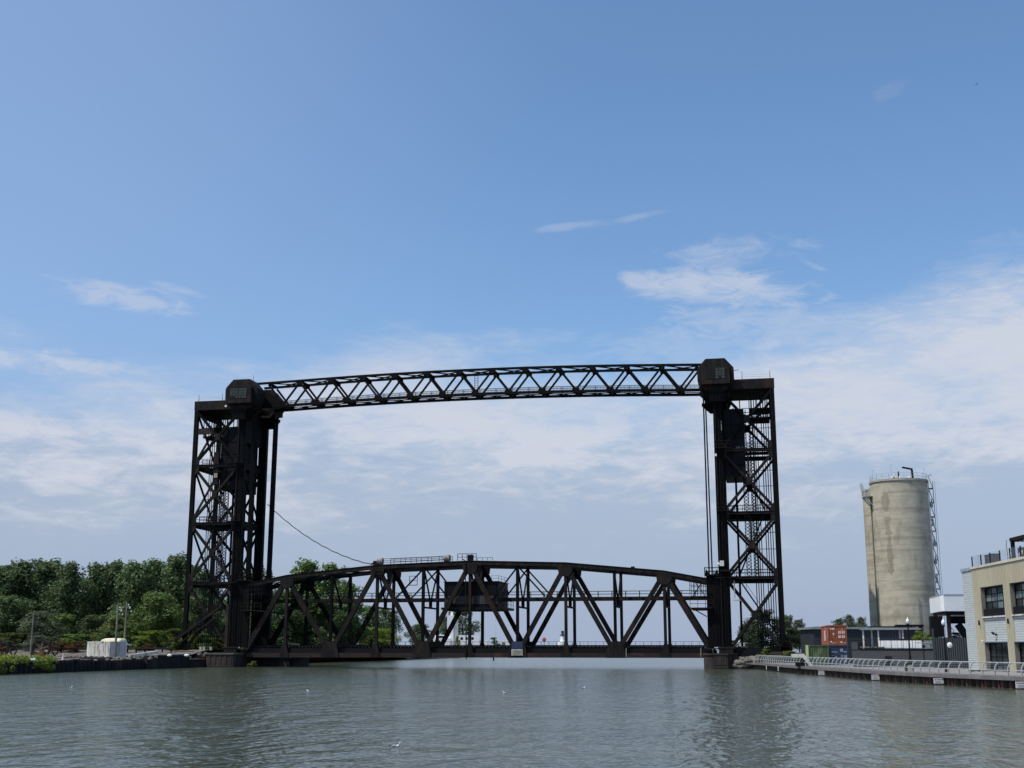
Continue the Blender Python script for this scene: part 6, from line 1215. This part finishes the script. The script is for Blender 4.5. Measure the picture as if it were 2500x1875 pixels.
for px, top, w, d, zb, k, m, lb in [(1868, 1584, 36, 196, 1.2, B1, LF_LITE, 'bright green bush at the far end of the boardwalk'), (1926, 1589, 52, 193, 1.0, B2, LF_OLIVE, 'olive bush under the sloping rear shoe of the right tower'), (2246, 1540, 34, 176, Z0 + 1.8, B1, LF_LITE, 'yellow-green bush at the foot of the silo'), (2270, 1545, 34, 176, Z0 + 1.8, B2, LF_LITE, 'second yellow-green bush at the foot of the silo'),
        (2338, 1544, 46, 156, Z0 + 2.2, B1, LF_MID, 'green bush on top behind the ribbed fence'), (1740, 1622, 30, 196.5, .0, B2, LF_LITE, 'bright weeds at the waterline of the right pier'), (1765, 1624, 30, 196, .0, B1, LF_LITE, 'weeds at the right foot of the right pier'), (1815, 1610, 26, 200, .6, B2, LF_OLIVE, 'weeds among the stones right of the right pier'),
        (620, 1614, 22, 199, .2, B1, LF_OLIVE, 'dry weeds on the rubble right of the left pier'), (2496, 1612, 18, 122.5, Z0, B2, LF_RED, 'reddish potted shrub by the building doorway at the right edge')]:
    tree(px, top, w, d, zb, k, m, lb, 'low bushes near the water on the right' if px > 1700 else None, 'bush', 'bush', sy=.7)
# the growth hanging over the sheet piles: nobody could count it
rg = random.Random(33); lobes = []
for k in range(80):
    y = 131 + 21.5 * rg.random() ** .9; e = max(.35, min(1, (154 - y) / 5)); lobes.append((-92.2 + rg.uniform(-1.2, .35), y, 1.6 + rg.uniform(-.3, .4), .55 * e + .3, .8, rg.uniform(.25, .5) * e + .15))
for k in range(26): y = rg.choice((148.5, 150.5, 140)) + rg.gauss(0, 1.0); lobes.append((-91.7 + rg.uniform(-.2, .2), y, rg.uniform(.5, 1.5), .3, .6, .5))
leaf_cloud(lobes, 190, .13, rg).build('bank_creeper', LF_LITE, label='yellow-green creeper spilling over the dark sheet piles at the far left', cat='creeper', kind='stuff')
rg = random.Random(34); lobes = []
for k in range(240): x = rg.uniform(-190, -99); y = rg.uniform(214, 226); lobes.append((x, y, 2.5 + rg.uniform(0, .4), rg.uniform(1, 1.8), 1.2, rg.uniform(.5, 1.4) * (.5 + (y - 213) / 13)))
leaf_cloud(lobes, 26, .26, rg).build('undergrowth', LF_OLIVE, label='tangled olive undergrowth between the railway and the wood', cat='undergrowth', kind='stuff')
rg = random.Random(35); lobes = []
for k in range(150):
    i = rg.randrange(len(SH) - 2); t = rg.random(); x = SH[i][0] + (SH[i + 1][0] - SH[i][0]) * t - rg.uniform(1, 9); y = SH[i][1] + (SH[i + 1][1] - SH[i][1]) * t; lobes.append((x, y, 1.4 + rg.uniform(0, 1.2), 1.6, 1.6, rg.uniform(.6, 1.6)))
leaf_cloud(lobes, 24, .28, rg).build('bank_scrub', LF_MID, label='low green scrub along the far left bank behind the span', cat='scrub', kind='stuff')
# ================================================================== GULLS
def gull(px, py, label, k=1.0, z=0.0, yaw=0.0, flying=False, loc=None):
    p = loc or onZ(px, py, z); T = thing('gull', label, 'gull', tuple(p), 'gulls on the river'); T.rotation_euler = (0, 0, yaw); T.scale = (k * .64,) * 3; mb = MB()
    if not flying:                                                           # faces +x; lofted body, neck and head as one skin
        st = [(-.26, .10, .012, .012), (-.20, .095, .05, .035), (-.10, .08, .085, .075), (.02, .07, .095, .085), (.12, .09, .08, .08), (.165, .15, .05, .055), (.185, .22, .036, .038), (.20, .265, .042, .042), (.235, .275, .032, .03), (.26, .27, .012, .012)]
        n = 10; vs = []
        for x, z_, w, h in st:
            for i in range(n): t = 2 * math.pi * i / n; vs.append((x, w * math.cos(t), z_ + h * math.sin(t)))
        mb.add(vs, [(j * n + i, j * n + (i + 1) % n, (j + 1) * n + (i + 1) % n, (j + 1) * n + i) for j in range(len(st) - 1) for i in range(n)]); mb.add(vs[:n], [tuple(range(n - 1, -1, -1))]); mb.add(vs[-n:], [tuple(range(n))]); LB(mb, 'body', BIRDW, T, True)
        for s in (-1, 1): LB(MB().ball((-.06, .075 * s, .11), (.16, .03, .055), 10, 6), 'wing', BIRDG, T, True)
        LB(MB().cyl((-.22, 0, .11), (-.36, 0, .14), .03, .008, 6), 'tail', BLKMET, T); LB(MB().cyl((.255, 0, .268), (.305, 0, .255), .012, .003, 5), 'bill', BILL, T)
    else:
        mb.ball((0, 0, 0), (.22, .07, .07), 10, 6); LB(mb, 'body', BIRDG, T, True)
        for s in (-1, 1): LB(MB().add([(.08, .05 * s, .02), (-.08, .05 * s, .02), (-.10, .35 * s, .16), (.06, .35 * s, .16), (-.16, .68 * s, .08), (-.10, .68 * s, .08), (.08, .05 * s, .0), (-.08, .05 * s, .0), (-.10, .35 * s, .14), (.06, .35 * s, .14), (-.16, .68 * s, .07), (-.10, .68 * s, .07)], [(0, 1, 2, 3), (3, 2, 4, 5), (6, 9, 8, 7), (9, 11, 10, 8), (0, 3, 9, 6), (3, 5, 11, 9), (1, 7, 8, 2), (2, 8, 10, 4), (5, 4, 10, 11)]), 'wing', BIRDG, T)
    return T
gull(966, 1826, 'nearest white gull floating in the foreground, facing right', 1.0, -.02, YAW)
gull(172, 1681, 'white gull floating at the far left of the river', 1.1, -.02, 1.2); gull(752, 1689, 'small gull floating left of centre near the tower reflection', 1.0, -.02, 2.6); gull(1233, 1694, 'small gull floating in the middle of the river', 1.15, -.02, YAW + 3.0); gull(1424, 1682, 'small gull floating right of centre', 1.0, -.02, .8)
gull(0, 0, 'white gull perched on top of the left cable drum', 1.1, 0, .6, loc=Vector((XC - 15.2, 200.5, ztop(XC - 15.6) + 1.0)))
gull(2384, 206, 'tiny gull flying high in the sky at upper right', 1.0, 0, .4, True, loc=onD(2384, 206, 150))

# ================================================================== CARS ON THE RIGHT APPROACH
def car(px, d, z, yaw, paint, label):
    b = onD(px, 1578, d); T = thing('parked_car', label, 'car', (b.x, b.y, z), 'cars parked beyond the right tower'); T.rotation_euler = (0, 0, yaw)
    prof = [(-2.2, .35), (-2.25, .75), (-1.9, .92), (-1.3, 1.0), (-.7, 1.42), (.7, 1.46), (1.45, 1.02), (2.1, .95), (2.25, .7), (2.2, .35)]
    LB(MB().prism(prof, -.86, .86), 'body', paint, T)
    for y0, y1 in ((-.875, -.862), (.862, .875)): LB(MB().prism([(-1.15, 1.02), (-.65, 1.36), (.62, 1.38), (1.15, 1.04)], y0, y1), 'side_window', GLASS, T)
    LB(MB().add([(1.42, -.7, 1.06), (1.42, .7, 1.06), (.76, .62, 1.445), (.76, -.62, 1.445)], [(0, 1, 2, 3)]), 'windscreen', GLASS, T)
    for x in (-1.4, 1.4):
        for y in (-.8, .8): w_ = LB(MB().cyl((x, y - .1, .33), (x, y + .1, .33), .33, .33, 14), 'wheel', BLKMET, T); LB(MB().cyl((x, y - .12, .33), (x, y + .12, .33), .18, .18, 10), 'rim', GALV, w_)
car(1816, 236, 3.1, YAW, WHITE, 'white car parked beyond the left legs of the right tower'); car(1790, 241, 3.1, YAW + .1, WHITED, 'second white car, partly behind the front leg of the right tower')
